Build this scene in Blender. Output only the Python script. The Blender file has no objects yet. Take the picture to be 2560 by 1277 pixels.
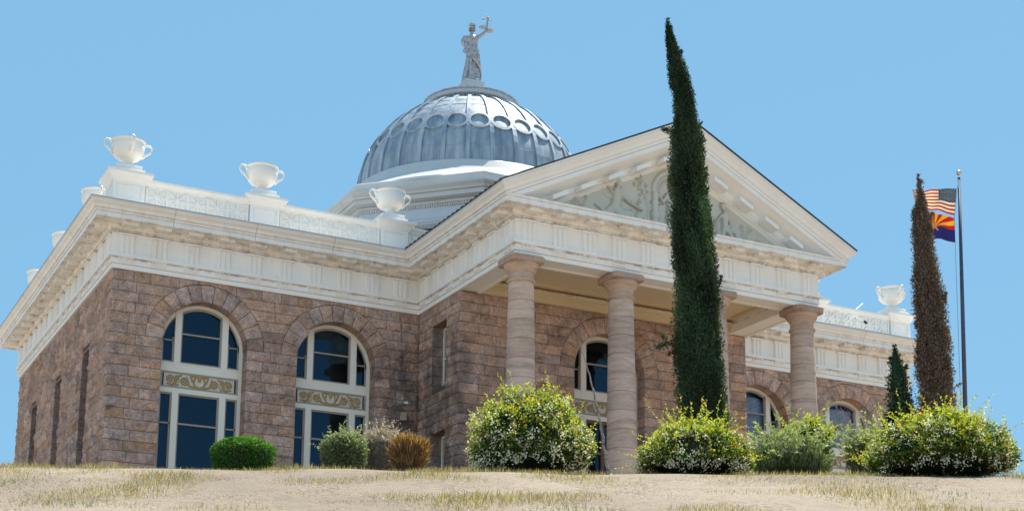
import bpy, math, random
import numpy as np
from mathutils import Matrix, Vector, noise
R_ = math.radians
PI = math.pi
random.seed(7); np.random.seed(7)
S = bpy.context.scene
COL = S.collection

# ------------------------------------------------------------------ camera
cam_d = bpy.data.cameras.new('camera'); cam = bpy.data.objects.new('camera', cam_d); COL.objects.link(cam)
CAM = np.array([-10.1715, -47.6836, -15.6595])
yaw, pitch, roll = R_(-27.404367), R_(11.10007), R_(0.541663)
cy_, sy_, cp_, sp_ = math.cos(yaw), math.sin(yaw), math.cos(pitch), math.sin(pitch)
f_ = np.array([-sy_*cp_, cy_*cp_, sp_]); r0 = np.array([cy_, sy_, 0.0]); u0 = np.cross(r0, f_)
rr = math.cos(roll)*r0+math.sin(roll)*u0; uu = -math.sin(roll)*r0+math.cos(roll)*u0
M = Matrix.Identity(4)
for i in range(3):
    M[i][0], M[i][1], M[i][2], M[i][3] = rr[i], uu[i], -f_[i], CAM[i]
cam.matrix_world = M
cam_d.sensor_width = 36.0; cam_d.lens = 3819.834/2560*36
cam_d.shift_x = (1280-1278.04)/2560; cam_d.shift_y = (1167.14-638.5)/2560
cam_d.clip_end = 5000; cam_d.clip_start = 0.1
S.camera = cam

# ------------------------------------------------------------------ light
SUN_AZ, SUN_EL = R_(64.5), R_(65)          # azimuth clockwise from +Y
w = bpy.data.worlds.new('World'); S.world = w; w.use_nodes = True
wn = w.node_tree.nodes; wl = w.node_tree.links
for n in list(wn): wn.remove(n)
sky = wn.new('ShaderNodeTexSky'); sky.sky_type = 'NISHITA'; sky.sun_disc = False
sky.sun_elevation = SUN_EL; sky.sun_rotation = SUN_AZ; sky.air_density = 1.0; sky.dust_density = 0.3; sky.ozone_density = 1.4
mixw = wn.new('ShaderNodeMixRGB'); mixw.inputs[0].default_value = 0.82; mixw.inputs[2].default_value = (1.62, 3.72, 5.65, 1)
bg = wn.new('ShaderNodeBackground'); bg.inputs[1].default_value = 0.094
wo = wn.new('ShaderNodeOutputWorld')
tc = wn.new('ShaderNodeTexCoord'); sz = wn.new('ShaderNodeSeparateXYZ'); wl.new(tc.outputs['Generated'], sz.inputs[0])
hz = wn.new('ShaderNodeMapRange'); hz.interpolation_type = 'SMOOTHSTEP'; hz.inputs[1].default_value = .17; hz.inputs[2].default_value = .03; wl.new(sz.outputs[2], hz.inputs[0])
hm = wn.new('ShaderNodeMixRGB'); hm.inputs[2].default_value = (9.5, 10.5, 11.5, 1); wl.new(hz.outputs[0], hm.inputs[0])   # pale horizon haze band, added out of view to brighten upright faces
wl.new(sky.outputs[0], mixw.inputs[1]); wl.new(mixw.outputs[0], hm.inputs[1]); wl.new(hm.outputs[0], bg.inputs[0]); wl.new(bg.outputs[0], wo.inputs[0])
sd = bpy.data.lights.new('sun', 'SUN'); sd.energy = 5.0; sd.angle = R_(0.5); sd.color = (1.0, 0.93, 0.83)
so = bpy.data.objects.new('sun', sd); COL.objects.link(so)
sv = Vector((math.sin(SUN_AZ)*math.cos(SUN_EL), math.cos(SUN_AZ)*math.cos(SUN_EL), math.sin(SUN_EL)))
so.rotation_euler = sv.to_track_quat('Z', 'Y').to_euler()
S.view_settings.view_transform = 'Standard'; S.view_settings.look = 'None'
S.view_settings.exposure = 0.64; S.view_settings.gamma = 1
S.render.engine = 'CYCLES'
S.cycles.max_bounces = 8; S.cycles.diffuse_bounces = 5; S.cycles.transparent_max_bounces = 12

# ------------------------------------------------------------------ materials
def NT(name):
    m = bpy.data.materials.new(name); m.use_nodes = True
    n = m.node_tree.nodes; l = m.node_tree.links
    return m, n, l, n['Principled BSDF']
def ramp(n, l, src, stops):
    r = n.new('ShaderNodeValToRGB'); e = r.color_ramp.elements
    while len(e) < len(stops): e.new(0.5)
    for k, (p, c) in enumerate(stops):
        e[k].position = p; e[k].color = (*c, 1) if len(c) == 3 else c
    l.new(src, r.inputs[0]); return r.outputs[0]
def noi(n, l, scale, detail=5, rough=.6, vec=None, dist=0):
    t = n.new('ShaderNodeTexNoise'); t.inputs['Scale'].default_value = scale; t.inputs['Detail'].default_value = detail
    t.inputs['Roughness'].default_value = rough; t.inputs['Distortion'].default_value = dist
    if vec is not None: l.new(vec, t.inputs['Vector'])
    return t.outputs[0]
def posn(n): return n.new('ShaderNodeNewGeometry').outputs['Position']
def mapp(n, l, vec, sc=(1, 1, 1), rot=(0, 0, 0)):
    m = n.new('ShaderNodeMapping'); m.inputs['Scale'].default_value = sc; m.inputs['Rotation'].default_value = rot
    l.new(vec, m.inputs[0]); return m.outputs[0]
def mix(n, l, fac, a, b, mode='MIX'):
    m = n.new('ShaderNodeMixRGB'); m.blend_type = mode
    for i, v in enumerate((fac, a, b)):
        if hasattr(v, 'links'): l.new(v, m.inputs[i])
        elif isinstance(v, (int, float)): m.inputs[i].default_value = v if i == 0 else (v, v, v, 1)
        else: m.inputs[i].default_value = (*v, 1)
    return m.outputs[0]
def bump(n, l, p, h, strength=.5, dist=.02):
    b = n.new('ShaderNodeBump'); b.inputs['Strength'].default_value = strength; b.inputs['Distance'].default_value = dist
    l.new(h, b.inputs['Height']); l.new(b.outputs[0], p.inputs['Normal'])
def attr(n, name='Col'):
    a = n.new('ShaderNodeAttribute'); a.attribute_name = name; return a.outputs['Color']

def m_paint(name, col, dirt=.5, rough=.55, dirtcol=(.30, .21, .13), grime_shade=True):
    m, n, l, p = NT(name); P = posn(n)
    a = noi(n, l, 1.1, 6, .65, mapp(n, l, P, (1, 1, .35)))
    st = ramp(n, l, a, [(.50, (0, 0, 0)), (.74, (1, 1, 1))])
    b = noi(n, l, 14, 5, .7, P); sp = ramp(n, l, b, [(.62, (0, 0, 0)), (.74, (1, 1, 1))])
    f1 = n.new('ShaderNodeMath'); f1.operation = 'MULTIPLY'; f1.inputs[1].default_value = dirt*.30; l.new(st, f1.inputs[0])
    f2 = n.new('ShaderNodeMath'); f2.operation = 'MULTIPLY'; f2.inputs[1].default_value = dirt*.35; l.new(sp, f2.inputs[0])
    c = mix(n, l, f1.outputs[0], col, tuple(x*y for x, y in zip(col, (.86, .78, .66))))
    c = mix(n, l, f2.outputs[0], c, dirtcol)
    if grime_shade:  # grime at moulding heights, deepened to paint shade into creases and soffits
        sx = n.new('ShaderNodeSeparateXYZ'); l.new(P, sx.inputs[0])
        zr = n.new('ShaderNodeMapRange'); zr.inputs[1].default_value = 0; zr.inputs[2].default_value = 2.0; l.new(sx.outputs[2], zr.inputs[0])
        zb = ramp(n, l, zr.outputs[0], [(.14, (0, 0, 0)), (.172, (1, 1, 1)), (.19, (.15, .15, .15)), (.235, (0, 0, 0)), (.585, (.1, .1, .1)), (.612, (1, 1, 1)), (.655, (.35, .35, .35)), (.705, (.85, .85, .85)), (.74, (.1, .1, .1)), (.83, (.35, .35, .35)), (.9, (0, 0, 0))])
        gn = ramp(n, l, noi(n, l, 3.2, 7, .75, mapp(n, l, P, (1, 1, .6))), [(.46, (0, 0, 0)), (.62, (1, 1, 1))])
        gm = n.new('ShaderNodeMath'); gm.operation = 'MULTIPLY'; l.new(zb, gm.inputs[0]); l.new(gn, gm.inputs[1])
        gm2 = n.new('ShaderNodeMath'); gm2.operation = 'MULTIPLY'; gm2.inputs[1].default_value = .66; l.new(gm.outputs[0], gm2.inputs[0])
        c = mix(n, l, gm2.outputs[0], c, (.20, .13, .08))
    g = noi(n, l, .5, 3, .5, P); c = mix(n, l, .18, c, ramp(n, l, g, [(.3, (.7, .66, .6)), (.7, (1, 1, 1))]), 'MULTIPLY')
    l.new(c, p.inputs['Base Color']); p.inputs['Roughness'].default_value = rough
    bump(n, l, p, noi(n, l, 30, 4, .6, P), .15, .01)
    return m
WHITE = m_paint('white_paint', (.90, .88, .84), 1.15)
SOFF = m_paint('cream_soffit_paint', (.70, .58, .40), 1.2)
FRAME = m_paint('window_white_paint', (.78, .75, .67), .3, grime_shade=False)
TAUPE = m_paint('taupe_sash_paint', (.33, .29, .25), .3)
URNW = m_paint('urn_white_paint', (.90, .88, .83), .4, grime_shade=False)
FLASH = m_paint('grey_flashing', (.42, .46, .50), .6, grime_shade=False)
RUST = m_paint('rusty_joint', (.36, .29, .23), .3, grime_shade=False)
TYMP = m_paint('tympanum_paint', (.58, .565, .49), .5, grime_shade=False)
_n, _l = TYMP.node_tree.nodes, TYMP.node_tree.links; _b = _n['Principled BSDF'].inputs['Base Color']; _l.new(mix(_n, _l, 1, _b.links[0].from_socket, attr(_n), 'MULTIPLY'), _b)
DRUMW = m_paint('weathered_drum_paint', (.56, .58, .58), 1.0, dirtcol=(.12, .12, .12), grime_shade=False)
SOOTY = m_paint('sooty_moulding_paint', (.50, .52, .52), 2.2, dirtcol=(.05, .05, .05), grime_shade=False)
DRUMG = m_paint('grey_drum_wall_paint', (.46, .53, .60), .6, dirtcol=(.2, .2, .2), grime_shade=False)

def m_stone(name, base, smooth=False):
    m, n, l, p = NT(name); P = posn(n)
    a = noi(n, l, 2.3, 8, .68, P, .6)
    c = ramp(n, l, a, [(.30, tuple(x*.38 for x in base)), (.43, tuple(x*.80 for x in base)), (.54, base), (.70, (base[0]*1.42, base[1]*1.38, base[2]*1.32))])
    o = noi(n, l, 1.1, 5, .6, P, .4)
    c = mix(n, l, ramp(n, l, o, [(.48, (0, 0, 0)), (.66, (.5, .5, .5))]), c, (base[0]*1.12, base[1]*.95, base[2]*.68))
    fn = noi(n, l, 22, 6, .75, P)
    c = mix(n, l, .7, c, ramp(n, l, fn, [(.36, (.42, .37, .34)), (.5, (1, 1, 1)), (.66, (1.3, 1.27, 1.23))]), 'MULTIPLY')
    c = mix(n, l, 1.0, c, attr(n), 'MULTIPLY')
    # sooty water stain beside the re-entrant corner of the left wing
    sx = n.new('ShaderNodeSeparateXYZ'); l.new(P, sx.inputs[0])
    def band(src, lo, hi):
        r = n.new('ShaderNodeMapRange'); r.interpolation_type = 'SMOOTHSTEP'; r.inputs[1].default_value = lo; r.inputs[2].default_value = hi
        l.new(src, r.inputs[0]); return r.outputs[0]
    def mul(a_, b_):
        q = n.new('ShaderNodeMath'); q.operation = 'MULTIPLY'; l.new(a_, q.inputs[0])
        if hasattr(b_, 'links'): l.new(b_, q.inputs[1])
        else: q.inputs[1].default_value = b_
        return q.outputs[0]
    sm = mul(mul(band(sx.outputs[0], 8.3, 10.3), band(sx.outputs[0], 11.6, 10.75)), band(sx.outputs[2], -.7, -1.9))
    sn = ramp(n, l, noi(n, l, 1.5, 6, .7, P, .5), [(.36, (0, 0, 0)), (.58, (1, 1, 1))])
    c = mix(n, l, mul(mul(sm, sn), .66), c, (.055, .048, .045))
    cr = n.new('ShaderNodeTexVoronoi'); cr.feature = 'DISTANCE_TO_EDGE'; cr.inputs['Scale'].default_value = 3.1
    wv = n.new('ShaderNodeVectorMath'); wv.operation = 'ADD'; wn2 = n.new('ShaderNodeTexNoise'); wn2.inputs['Scale'].default_value = 4; wn2.inputs['Detail'].default_value = 5; l.new(P, wn2.inputs['Vector'])
    l.new(P, wv.inputs[0]); l.new(wn2.outputs['Color'], wv.inputs[1]); l.new(wv.outputs[0], cr.inputs['Vector'])
    c = mix(n, l, ramp(n, l, cr.outputs['Distance'], [(.0, (.55, .55, .55)), (.035, (0, 0, 0))]), c, tuple(x*.35 for x in base))
    l.new(c, p.inputs['Base Color']); p.inputs['Roughness'].default_value = .9
    p.inputs['Specular IOR Level'].default_value = .2
    b1 = noi(n, l, 9, 8, .72, P, .3)
    bump(n, l, p, b1, .35 if smooth else 1.0, .03 if smooth else .09)
    return m
STONE = m_stone('pink_sandstone', (.575, .415, .35))
MORTAR = NT('mortar')[0]; MORTAR.node_tree.nodes['Principled BSDF'].inputs['Base Color'].default_value = (.085, .065, .055, 1)
MORTAR.node_tree.nodes['Principled BSDF'].inputs['Roughness'].default_value = 1

def m_column():
    m, n, l, p = NT('banded_sandstone'); P = posn(n)
    a = noi(n, l, 1.0, 7, .62, mapp(n, l, P, (.9, .9, 5), (.12, .2, 0)), .8)
    b = (.56, .42, .335)
    c = ramp(n, l, a, [(.32, tuple(x*.70 for x in b)), (.5, b), (.7, (b[0]*1.2, b[1]*1.2, b[2]*1.22))])
    c = mix(n, l, 1.0, c, attr(n), 'MULTIPLY')
    fn = noi(n, l, 30, 5, .7, P)
    c = mix(n, l, .6, c, ramp(n, l, fn, [(.36, (.62, .58, .55)), (.5, (1, 1, 1))]), 'MULTIPLY')
    l.new(c, p.inputs['Base Color']); p.inputs['Roughness'].default_value = .85; p.inputs['Specular IOR Level'].default_value = .2
    bump(n, l, p, noi(n, l, 16, 7, .7, P), .3, .02)
    return m
CSTONE = m_column()

def m_simple(name, col, rough=.6, metal=0, var=.25, sc=6):
    m, n, l, p = NT(name)
    a = noi(n, l, sc, 5, .6, posn(n))
    c = ramp(n, l, a, [(.3, tuple(x*(1-var) for x in col)), (.7, tuple(min(1, x*(1+var)) for x in col))])
    l.new(c, p.inputs['Base Color']); p.inputs['Roughness'].default_value = rough; p.inputs['Metallic'].default_value = metal
    return m
DARKROOF = m_simple('dark_shingle', (.05, .045, .045), .9)
ROOFM = m_simple('flat_roof_membrane', (.5, .48, .45), .9)
WOOD = m_simple('brown_varnished_wood', (.16, .075, .035), .5)
INTERIOR = m_simple('dark_room', (.010, .010, .011), .95)
POLE = m_simple('dark_painted_pole', (.06, .07, .10), .5, .3, .6, 25)
BALL = m_simple('silvered_ball', (.62, .62, .62), .3, .8)
BLACK = m_simple('black_plastic', (.02, .02, .022), .4)
BLIND = m_simple('pale_blind', (.80, .80, .82), .7)
ROCK = m_simple('porch_paving', (.40, .34, .29), .9)
BARK = m_simple('grey_bark', (.16, .12, .09), .9)
TWIG = m_simple('bare_twig', (.30, .24, .21), .9)
STALK = m_simple('thorny_stalk', (.24, .20, .18), .7, 0, .75, 22)

def m_dome():
    m, n, l, p = NT('pale_metal_sheet'); P = posn(n)
    a = noi(n, l, 1.2, 7, .65, mapp(n, l, P, (2.2, 2.2, .30)))
    c = ramp(n, l, a, [(.32, (.15, .20, .26)), (.5, (.28, .345, .405)), (.70, (.47, .51, .54))])
    r = noi(n, l, 5, 5, .7, P); c = mix(n, l, ramp(n, l, r, [(.62, (0, 0, 0)), (.76, (.5, .5, .5))]), c, (.26, .22, .18))
    l.new(c, p.inputs['Base Color']); p.inputs['Roughness'].default_value = .5; p.inputs['Metallic'].default_value = .15
    p.inputs['Specular IOR Level'].default_value = .6
    bump(n, l, p, noi(n, l, 2.2, 4, .5, P), .35, .06)
    return m
DOME = m_dome()
RIBM = DOME.copy(); RIBM.name = 'lit_metal_rib'; [setattr(e, 'color', tuple(min(.8, x*1.10) for x in e.color[:3])+(1,)) for nd in RIBM.node_tree.nodes if nd.type == 'VALTORGB' for e in nd.color_ramp.elements if len(nd.color_ramp.elements) == 3]  # dome sheet copied slightly lighter, painting in the ribs' sunlit tone
RINGM = m_simple('dark_weathered_moulding', (.36, .37, .38), .7, .1, .35, 8)
def m_statue():
    m, n, l, p = NT('silver_statue'); P = posn(n)
    a = noi(n, l, 6, 5, .6, P)
    c = ramp(n, l, a, [(.35, (.26, .28, .31)), (.65, (.50, .52, .54))])
    l.new(c, p.inputs['Base Color']); p.inputs['Roughness'].default_value = .55; p.inputs['Metallic'].default_value = .2
    return m
STAT = m_statue()

def m_glass():
    m = bpy.data.materials.new('window_glass'); m.use_nodes = True; n = m.node_tree.nodes; l = m.node_tree.links
    for x in list(n): n.remove(x)
    o = n.new('ShaderNodeOutputMaterial'); mx = n.new('ShaderNodeMixShader'); fr = n.new('ShaderNodeFresnel'); fr.inputs[0].default_value = 1.62
    tr = n.new('ShaderNodeBsdfTransparent'); tr.inputs[0].default_value = (.84, .88, .92, 1)
    gl = n.new('ShaderNodeBsdfGlossy'); gl.inputs['Roughness'].default_value = .02; gl.inputs[0].default_value = (.38, .70, 1, 1)
    b = n.new('ShaderNodeBump'); b.inputs['Strength'].default_value = .05; b.inputs['Distance'].default_value = .05
    l.new(noi(n, l, 1.6, 2, .5, posn(n)), b.inputs['Height']); l.new(b.outputs[0], gl.inputs['Normal'])
    l.new(fr.outputs[0], mx.inputs[0]); l.new(tr.outputs[0], mx.inputs[1]); l.new(gl.outputs[0], mx.inputs[2]); l.new(mx.outputs[0], o.inputs[0])
    return m
GLASS = m_glass()

def m_leaf(name, rough=.5, trans=.35, spec=.4):
    m, n, l, p = NT(name); c = attr(n)
    l.new(c, p.inputs['Base Color']); p.inputs['Roughness'].default_value = rough; p.inputs['Specular IOR Level'].default_value = spec
    t = n.new('ShaderNodeBsdfTranslucent'); l.new(mix(n, l, 1, c, (1.5, 1.5, .7), 'MULTIPLY'), t.inputs[0])
    mx = n.new('ShaderNodeMixShader'); mx.inputs[0].default_value = trans
    o = n['Material Output']; l.new(p.outputs[0], mx.inputs[1]); l.new(t.outputs[0], mx.inputs[2]); l.new(mx.outputs[0], o.inputs[0])
    return m
LEAF = m_leaf('shrub_leaf'); NEEDLE = m_leaf('cypress_needle', .7, .15, .2)
CLOTH = m_leaf('flag_cloth', .8, .35, .1)
m_, n_, l_, p_ = NT('gilded_scroll'); l_.new(mix(n_, l_, .5, attr(n_), ramp(n_, l_, noi(n_, l_, 25, 4, .6, posn(n_)), [(.35, (.6, .55, .5)), (.6, (1, 1, 1))]), 'MULTIPLY'), p_.inputs['Base Color']); p_.inputs['Roughness'].default_value = .45
SCROLL = m_

def m_ground():
    m, n, l, p = NT('sunlit_sandy_ground'); P = posn(n)
    c = ramp(n, l, noi(n, l, .35, 8, .65, P), [(.35, (.30, .235, .17)), (.65, (.52, .42, .31))])
    c = mix(n, l, .5, c, ramp(n, l, noi(n, l, 12, 6, .7, P), [(.35, (.6, .6, .6)), (.6, (1, 1, 1))]), 'MULTIPLY')
    l.new(c, p.inputs['Base Color']); p.inputs['Roughness'].default_value = .95
    vo = n.new('ShaderNodeTexVoronoi'); vo.inputs['Scale'].default_value = 26; l.new(P, vo.inputs['Vector'])
    pm = ramp(n, l, noi(n, l, 1.4, 5, .65, P), [(.42, (0, 0, 0)), (.6, (1, 1, 1))])
    hh = mix(n, l, pm, noi(n, l, 9, 6, .75, P), ramp(n, l, vo.outputs['Distance'], [(.0, (1, 1, 1)), (.5, (.2, .2, .2))]))
    c2 = mix(n, l, .55, c, ramp(n, l, vo.outputs['Distance'], [(.1, (1.1, 1.05, 1)), (.6, (.55, .5, .45))]), 'MULTIPLY'); c3 = mix(n, l, pm, c, c2)
    l.new(c3, p.inputs['Base Color']); bump(n, l, p, hh, 1.0, .05)
    return m
GROUND = m_ground()

# ------------------------------------------------------------------ mesh helpers
def tag(o, label=None, cat=None, group=None, kind=None):
    if label: o['label'] = label
    if cat: o['category'] = cat
    if group: o['group'] = group
    if kind: o['kind'] = kind
    return o
def empty(name, loc=(0, 0, 0), rz=0):
    o = bpy.data.objects.new(name, None); COL.objects.link(o); o.location = loc; o.rotation_euler = (0, 0, rz); return o
def link(name, me, mat, parent=None):
    o = bpy.data.objects.new(name, me); COL.objects.link(o)
    if mat: me.materials.append(mat)
    if parent: o.parent = parent
    return o
class MB:
    def __init__(s): s.v = []; s.f = []; s.c = []; s.cur = (1, 1, 1)
    def vert(s, p): s.v.append(tuple(p)); s.c.append(s.cur); return len(s.v)-1
    def quad(s, *ps): s.f.append([s.vert(p) for p in ps])
    def box(s, x0, y0, z0, x1, y1, z1):
        b = [s.vert(p) for p in ((x0, y0, z0), (x1, y0, z0), (x1, y1, z0), (x0, y1, z0), (x0, y0, z1), (x1, y0, z1), (x1, y1, z1), (x0, y1, z1))]
        for q in ((0, 3, 2, 1), (4, 5, 6, 7), (0, 1, 5, 4), (1, 2, 6, 5), (2, 3, 7, 6), (3, 0, 4, 7)): s.f.append([b[i] for i in q])
    def grid(s, P):          # P[i][j] points
        ni, nj = len(P), len(P[0]); b = len(s.v)
        for row in P:
            for p in row: s.vert(p)
        for i in range(ni-1):
            for j in range(nj-1): s.f.append([b+i*nj+j, b+(i+1)*nj+j, b+(i+1)*nj+j+1, b+i*nj+j+1])
    def lathe(s, prof, cx=0, cy=0, n=32, a0=0, cap=False):
        P = [[(cx+r*math.cos(a0+2*PI*k/n), cy+r*math.sin(a0+2*PI*k/n), z) for (r, z) in prof] for k in range(n)]
        b = len(s.v); m = len(prof)
        for row in P:
            for p in row: s.vert(p)
        for i in range(n):
            for j in range(m-1):
                i2 = (i+1) % n; s.f.append([b+i*m+j, b+i2*m+j, b+i2*m+j+1, b+i*m+j+1])
        if cap: s.f.append([b+i*m+m-1 for i in range(n)])
    def tube(s, pts, rad, n=8, flat=1.0):
        pts = [Vector(p) for p in pts]; b = len(s.v); m = len(pts)
        for k, p in enumerate(pts):
            t = (pts[min(k+1, m-1)]-pts[max(k-1, 0)]).normalized()
            a = t.cross(Vector((0, 0, 1)));
            if a.length < .05: a = t.cross(Vector((0, 1, 0)))
            a.normalize(); c = t.cross(a); r = rad[k] if hasattr(rad, '__len__') else rad
            for q in range(n):
                an = 2*PI*q/n; s.vert(p+a*(math.cos(an)*r)+c*(math.sin(an)*r*flat))
        for k in range(m-1):
            for q in range(n): s.f.append([b+k*n+q, b+k*n+(q+1) % n, b+(k+1)*n+(q+1) % n, b+(k+1)*n+q])
        s.f.append([b+q for q in range(n)][::-1]); s.f.append([b+(m-1)*n+q for q in range(n)])
    def build(s, name, mat, parent=None, smooth=False, tf=None, autosmooth=False):
        me = bpy.data.meshes.new(name); vs = s.v if tf is None else [tf(*p) for p in s.v]
        me.from_pydata(vs, [], s.f); me.update()
        ca = me.color_attributes.new('Col', 'FLOAT_COLOR', 'POINT')
        arr = np.ones((len(s.v), 4), dtype=np.float32); arr[:, :3] = np.array(s.c).reshape(-1, 3); ca.data.foreach_set('color', arr.ravel())
        import bmesh
        bm = bmesh.new(); bm.from_mesh(me); bmesh.ops.recalc_face_normals(bm, faces=bm.faces); bm.to_mesh(me); bm.free()
        if smooth: me.polygons.foreach_set('use_smooth', [True]*len(me.polygons))
        if autosmooth: me.set_sharp_from_angle(angle=R_(38))
        return link(name, me, mat, parent)
def quadmesh(name, V, C, mat, parent=None):       # V (N,4,3)  C (N,3)
    N = len(V); me = bpy.data.meshes.new(name); me.vertices.add(N*4); me.loops.add(N*4); me.polygons.add(N)
    me.vertices.foreach_set('co', V.astype(np.float32).ravel()); me.loops.foreach_set('vertex_index', np.arange(N*4, dtype=np.int32))
    me.polygons.foreach_set('loop_start', np.arange(0, N*4, 4, dtype=np.int32)); me.update(calc_edges=True)
    ca = me.color_attributes.new('Col', 'FLOAT_COLOR', 'POINT'); a = np.ones((N, 4, 4), dtype=np.float32); a[:, :, :3] = np.clip(C, 0, 1)[:, None, :]
    ca.data.foreach_set('color', a.ravel()); me.validate()
    return link(name, me, mat, parent)

# ------------------------------------------------------------------ dimensions
W1, PW, D1, D2, L = 10.8, 11.84, 3.33, 7.40, 16.63
WT = 2*W1+PW; XC = WT/2; YC = 8.3
ZB = -10.5
INS = .08        # stone face behind the architrave plane
CH = .35
court = empty('courthouse', (XC, YC, ZB))
tag(court, 'large domed courthouse of pinkish rock-faced stone with white cornices and a columned portico', 'courthouse')
def fix(o):       # keep world coordinates under the root
    return o
class Root: pass
def CP(mb, name, mat, parent=None, **k):           # build a part of the courthouse in world coords
    o = mb.build(name, mat, None, **k)
    if parent is None: o.parent = court; o.matrix_parent_inverse = Matrix.Translation((-XC, -YC, -ZB))
    else: o.parent = parent; o.matrix_parent_inverse = parent.matrix_world.inverted() if False else Matrix.Identity(4)
    return o

# ------------------------------------------------------------------ stone walls
def rock(x, y, z):
    v = Vector((x, y, z))
    return noise.fractal(v*3.4, .85, 2.1, 4)*.6+abs(noise.noise(v*6.5))*.45-.12+noise.noise(v*13)*.12
def wall(name, org, ud, nd, u0, u1, z0, z1, arches=(), rects=(), rough=1.0, bulge=.055, dark=1.0):
    """rock-faced coursed ashlar. org: point (x,y) of u=0; ud: along; nd: outward"""
    mb = MB(); rng = random.Random(hash(name) % 999 + int(u1*10)+int(org[0]*7))
    seed = rng.random()*50
    def W(u, z, d): return (org[0]+ud[0]*u+nd[0]*(d-INS), org[1]+ud[1]*u+nd[1]*(d-INS), z)
    def block(cor, ni, nj, tone, depth=.10, chis=.16):
        # cor(s,t)->(u,z), s,t in 0..1
        mb.cur = tone; P = []; tilt = rng.uniform(-.012, .012); tl2 = rng.uniform(-.012, .012); bb = bulge*rng.uniform(.55, 1.25); so_ = rng.random()*9
        for i in range(ni+1):
            row = []
            for j in range(nj+1):
                s, t = i/ni, j/nj; u, z = cor(s, t)
                es = min(s, 1-s)*ni/1.6; et = min(t, 1-t)*nj/1.3; e = min(1, es, et) if min(es, et) > 0 else 0
                h = bb*.55+rock(u*1.0+so_+seed, z*1.35, nd[0]*3+so_)*.10*rough+tilt*(s-.5)*4+tl2*(t-.5)*4
                row.append(W(u, z, max(-.01, h)*e**.8))
            P.append(row)
        mb.grid(P)
        mb.cur = tuple(x*.9 for x in tone)
        ring = [(i/ni, 0) for i in range(ni+1)]+[(1, j/nj) for j in range(1, nj+1)]+[(1-i/ni, 1) for i in range(1, ni+1)]+[(0, 1-j/nj) for j in range(1, nj+1)]
        A = [W(*cor(s, t), 0.0) for s, t in ring]; B = [W(*cor(s, t), -depth) for s, t in ring]
        mb.grid([A, B])
    def tone():
        k = rng.gauss(1, .115)*dark; w_ = rng.gauss(0, .035)
        return (k*(1+w_), k, k*(1-w_*1.2))
    g = .009
    k = int(round(-z1/CH)); zt = z1
    while zt > z0+1e-6:
        zb = max(z0, zt-CH)
        # split u range by openings
        segs = [(u0, u1, None, None)]
        def cut(segs, a, b, la, lb):
            out = []
            for (p, q, fl, fr) in segs:
                if b <= p or a >= q: out.append((p, q, fl, fr)); continue
                if a > p+.02: out.append((p, a, fl, la))
                if b < q-.02: out.append((b, q, lb, fr))
            return out
        topcut = None
        for (uc, Ri, zs, Ro, zbot) in arches:
            if zb < zs-1e-6 and zt <= zs+1e-6:
                if zt > zbot: segs = cut(segs, uc-Ri, uc+Ri, None, None)
            else:
                ctop = zs+Ro
                if zb < ctop:
                    zl = max(zb, zs)
                    if zt >= ctop-.05:      # crown inside this course: blocks above get a curved bottom
                        hw = math.sqrt(max(0, Ro**2-(zb-zs)**2))
                        segs = cut(segs, uc-hw, uc+hw, None, None)
                        # curved-bottom blocks over the crown
                        nb = max(2, int(round(2*hw/.75)))
                        for q in range(nb):
                            a = uc-hw+2*hw*q/nb+g; b = uc-hw+2*hw*(q+1)/nb-g
                            def cor(s, t, a=a, b=b):
                                u = a+(b-a)*s; cb = zs+math.sqrt(max(0, Ro**2-(u-uc)**2))+g*1.5; cb = min(max(zb+g, cb), zt-.015)
                                return u, cb+(zt-g-cb)*t
                            block(cor, 8, 3, tone())
                    else:
                        fl = lambda z, uc=uc, Ro=Ro, zs=zs: uc-math.sqrt(max(0, Ro**2-max(0, z-zs)**2))
                        fr = lambda z, uc=uc, Ro=Ro, zs=zs: uc+math.sqrt(max(0, Ro**2-max(0, z-zs)**2))
                        segs = cut(segs, fl(zl), fr(zl), fl, fr)
        for (a, b, ra, rb) in rects:
            if zb < rb-1e-6 and zt > ra+1e-6: segs = cut(segs, a, b, None, None)
        for (p, q, fl, fr) in segs:
            ln = q-p; nb = max(1, int(round(ln/rng.uniform(.62, .86))))
            if nb == 1 and ln > 1.15: nb = 2
            wts = [rng.uniform(.6, 1.45) for _ in range(nb)]; tot = sum(wts); cu = p; e = [p]
            for x in wts: cu += ln*x/tot; e.append(cu)
            for q_ in range(nb):
                a, b = e[q_], e[q_+1]
                # right boundary following a circle (the segment ends at an arch on its right)
                fa = fl if q_ == 0 else None; fb = fr if q_ == nb-1 else None
                def cor(s, t, a=a, b=b, fa=fa, fb=fb):
                    z = zb+g+(zt-zb-2*g)*t
                    aa = (fa(z) if fa else a)+g*.8; b2 = (fb(z) if fb else b)-g*.8
                    return aa+(b2-aa)*s, z
                near = any(abs(a-uc_-Ri_) < .02 or abs(b-uc_+Ri_) < .02 for (uc_, Ri_, *_r) in arches) or any(abs(a-b_) < .02 or abs(b-a_) < .02 for (a_, b_, *_q) in rects)
                block(cor, max(4, int((b-a)/.055)), 7, tone(), .62 if near else .08)
        zt = zb
    # voussoirs
    for (uc, Ri, zs, Ro, zbot) in arches:
        nv = 13
        for q in range(nv):
            a = PI*q/nv+.006; b = PI*(q+1)/nv-.006
            def cor(s, t, a=a, b=b):
                an = a+(b-a)*s; r = Ri+(Ro-.012-Ri)*t; return uc+r*math.cos(an), zs+r*math.sin(an)
            block(cor, 8, 10, tone(), .62)
    o = CP(mb, 'stone_wall', STONE)
    # mortar backing, with the openings left free
    mb = MB(); dep = .028
    us = sorted(set([u0, u1]+[x for (uc, Ri, *_r) in arches for x in (uc-Ri-.02, uc+Ri+.02)]+[x for (a, b, *_r) in rects for x in (a-.01, b+.01)]))
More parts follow.
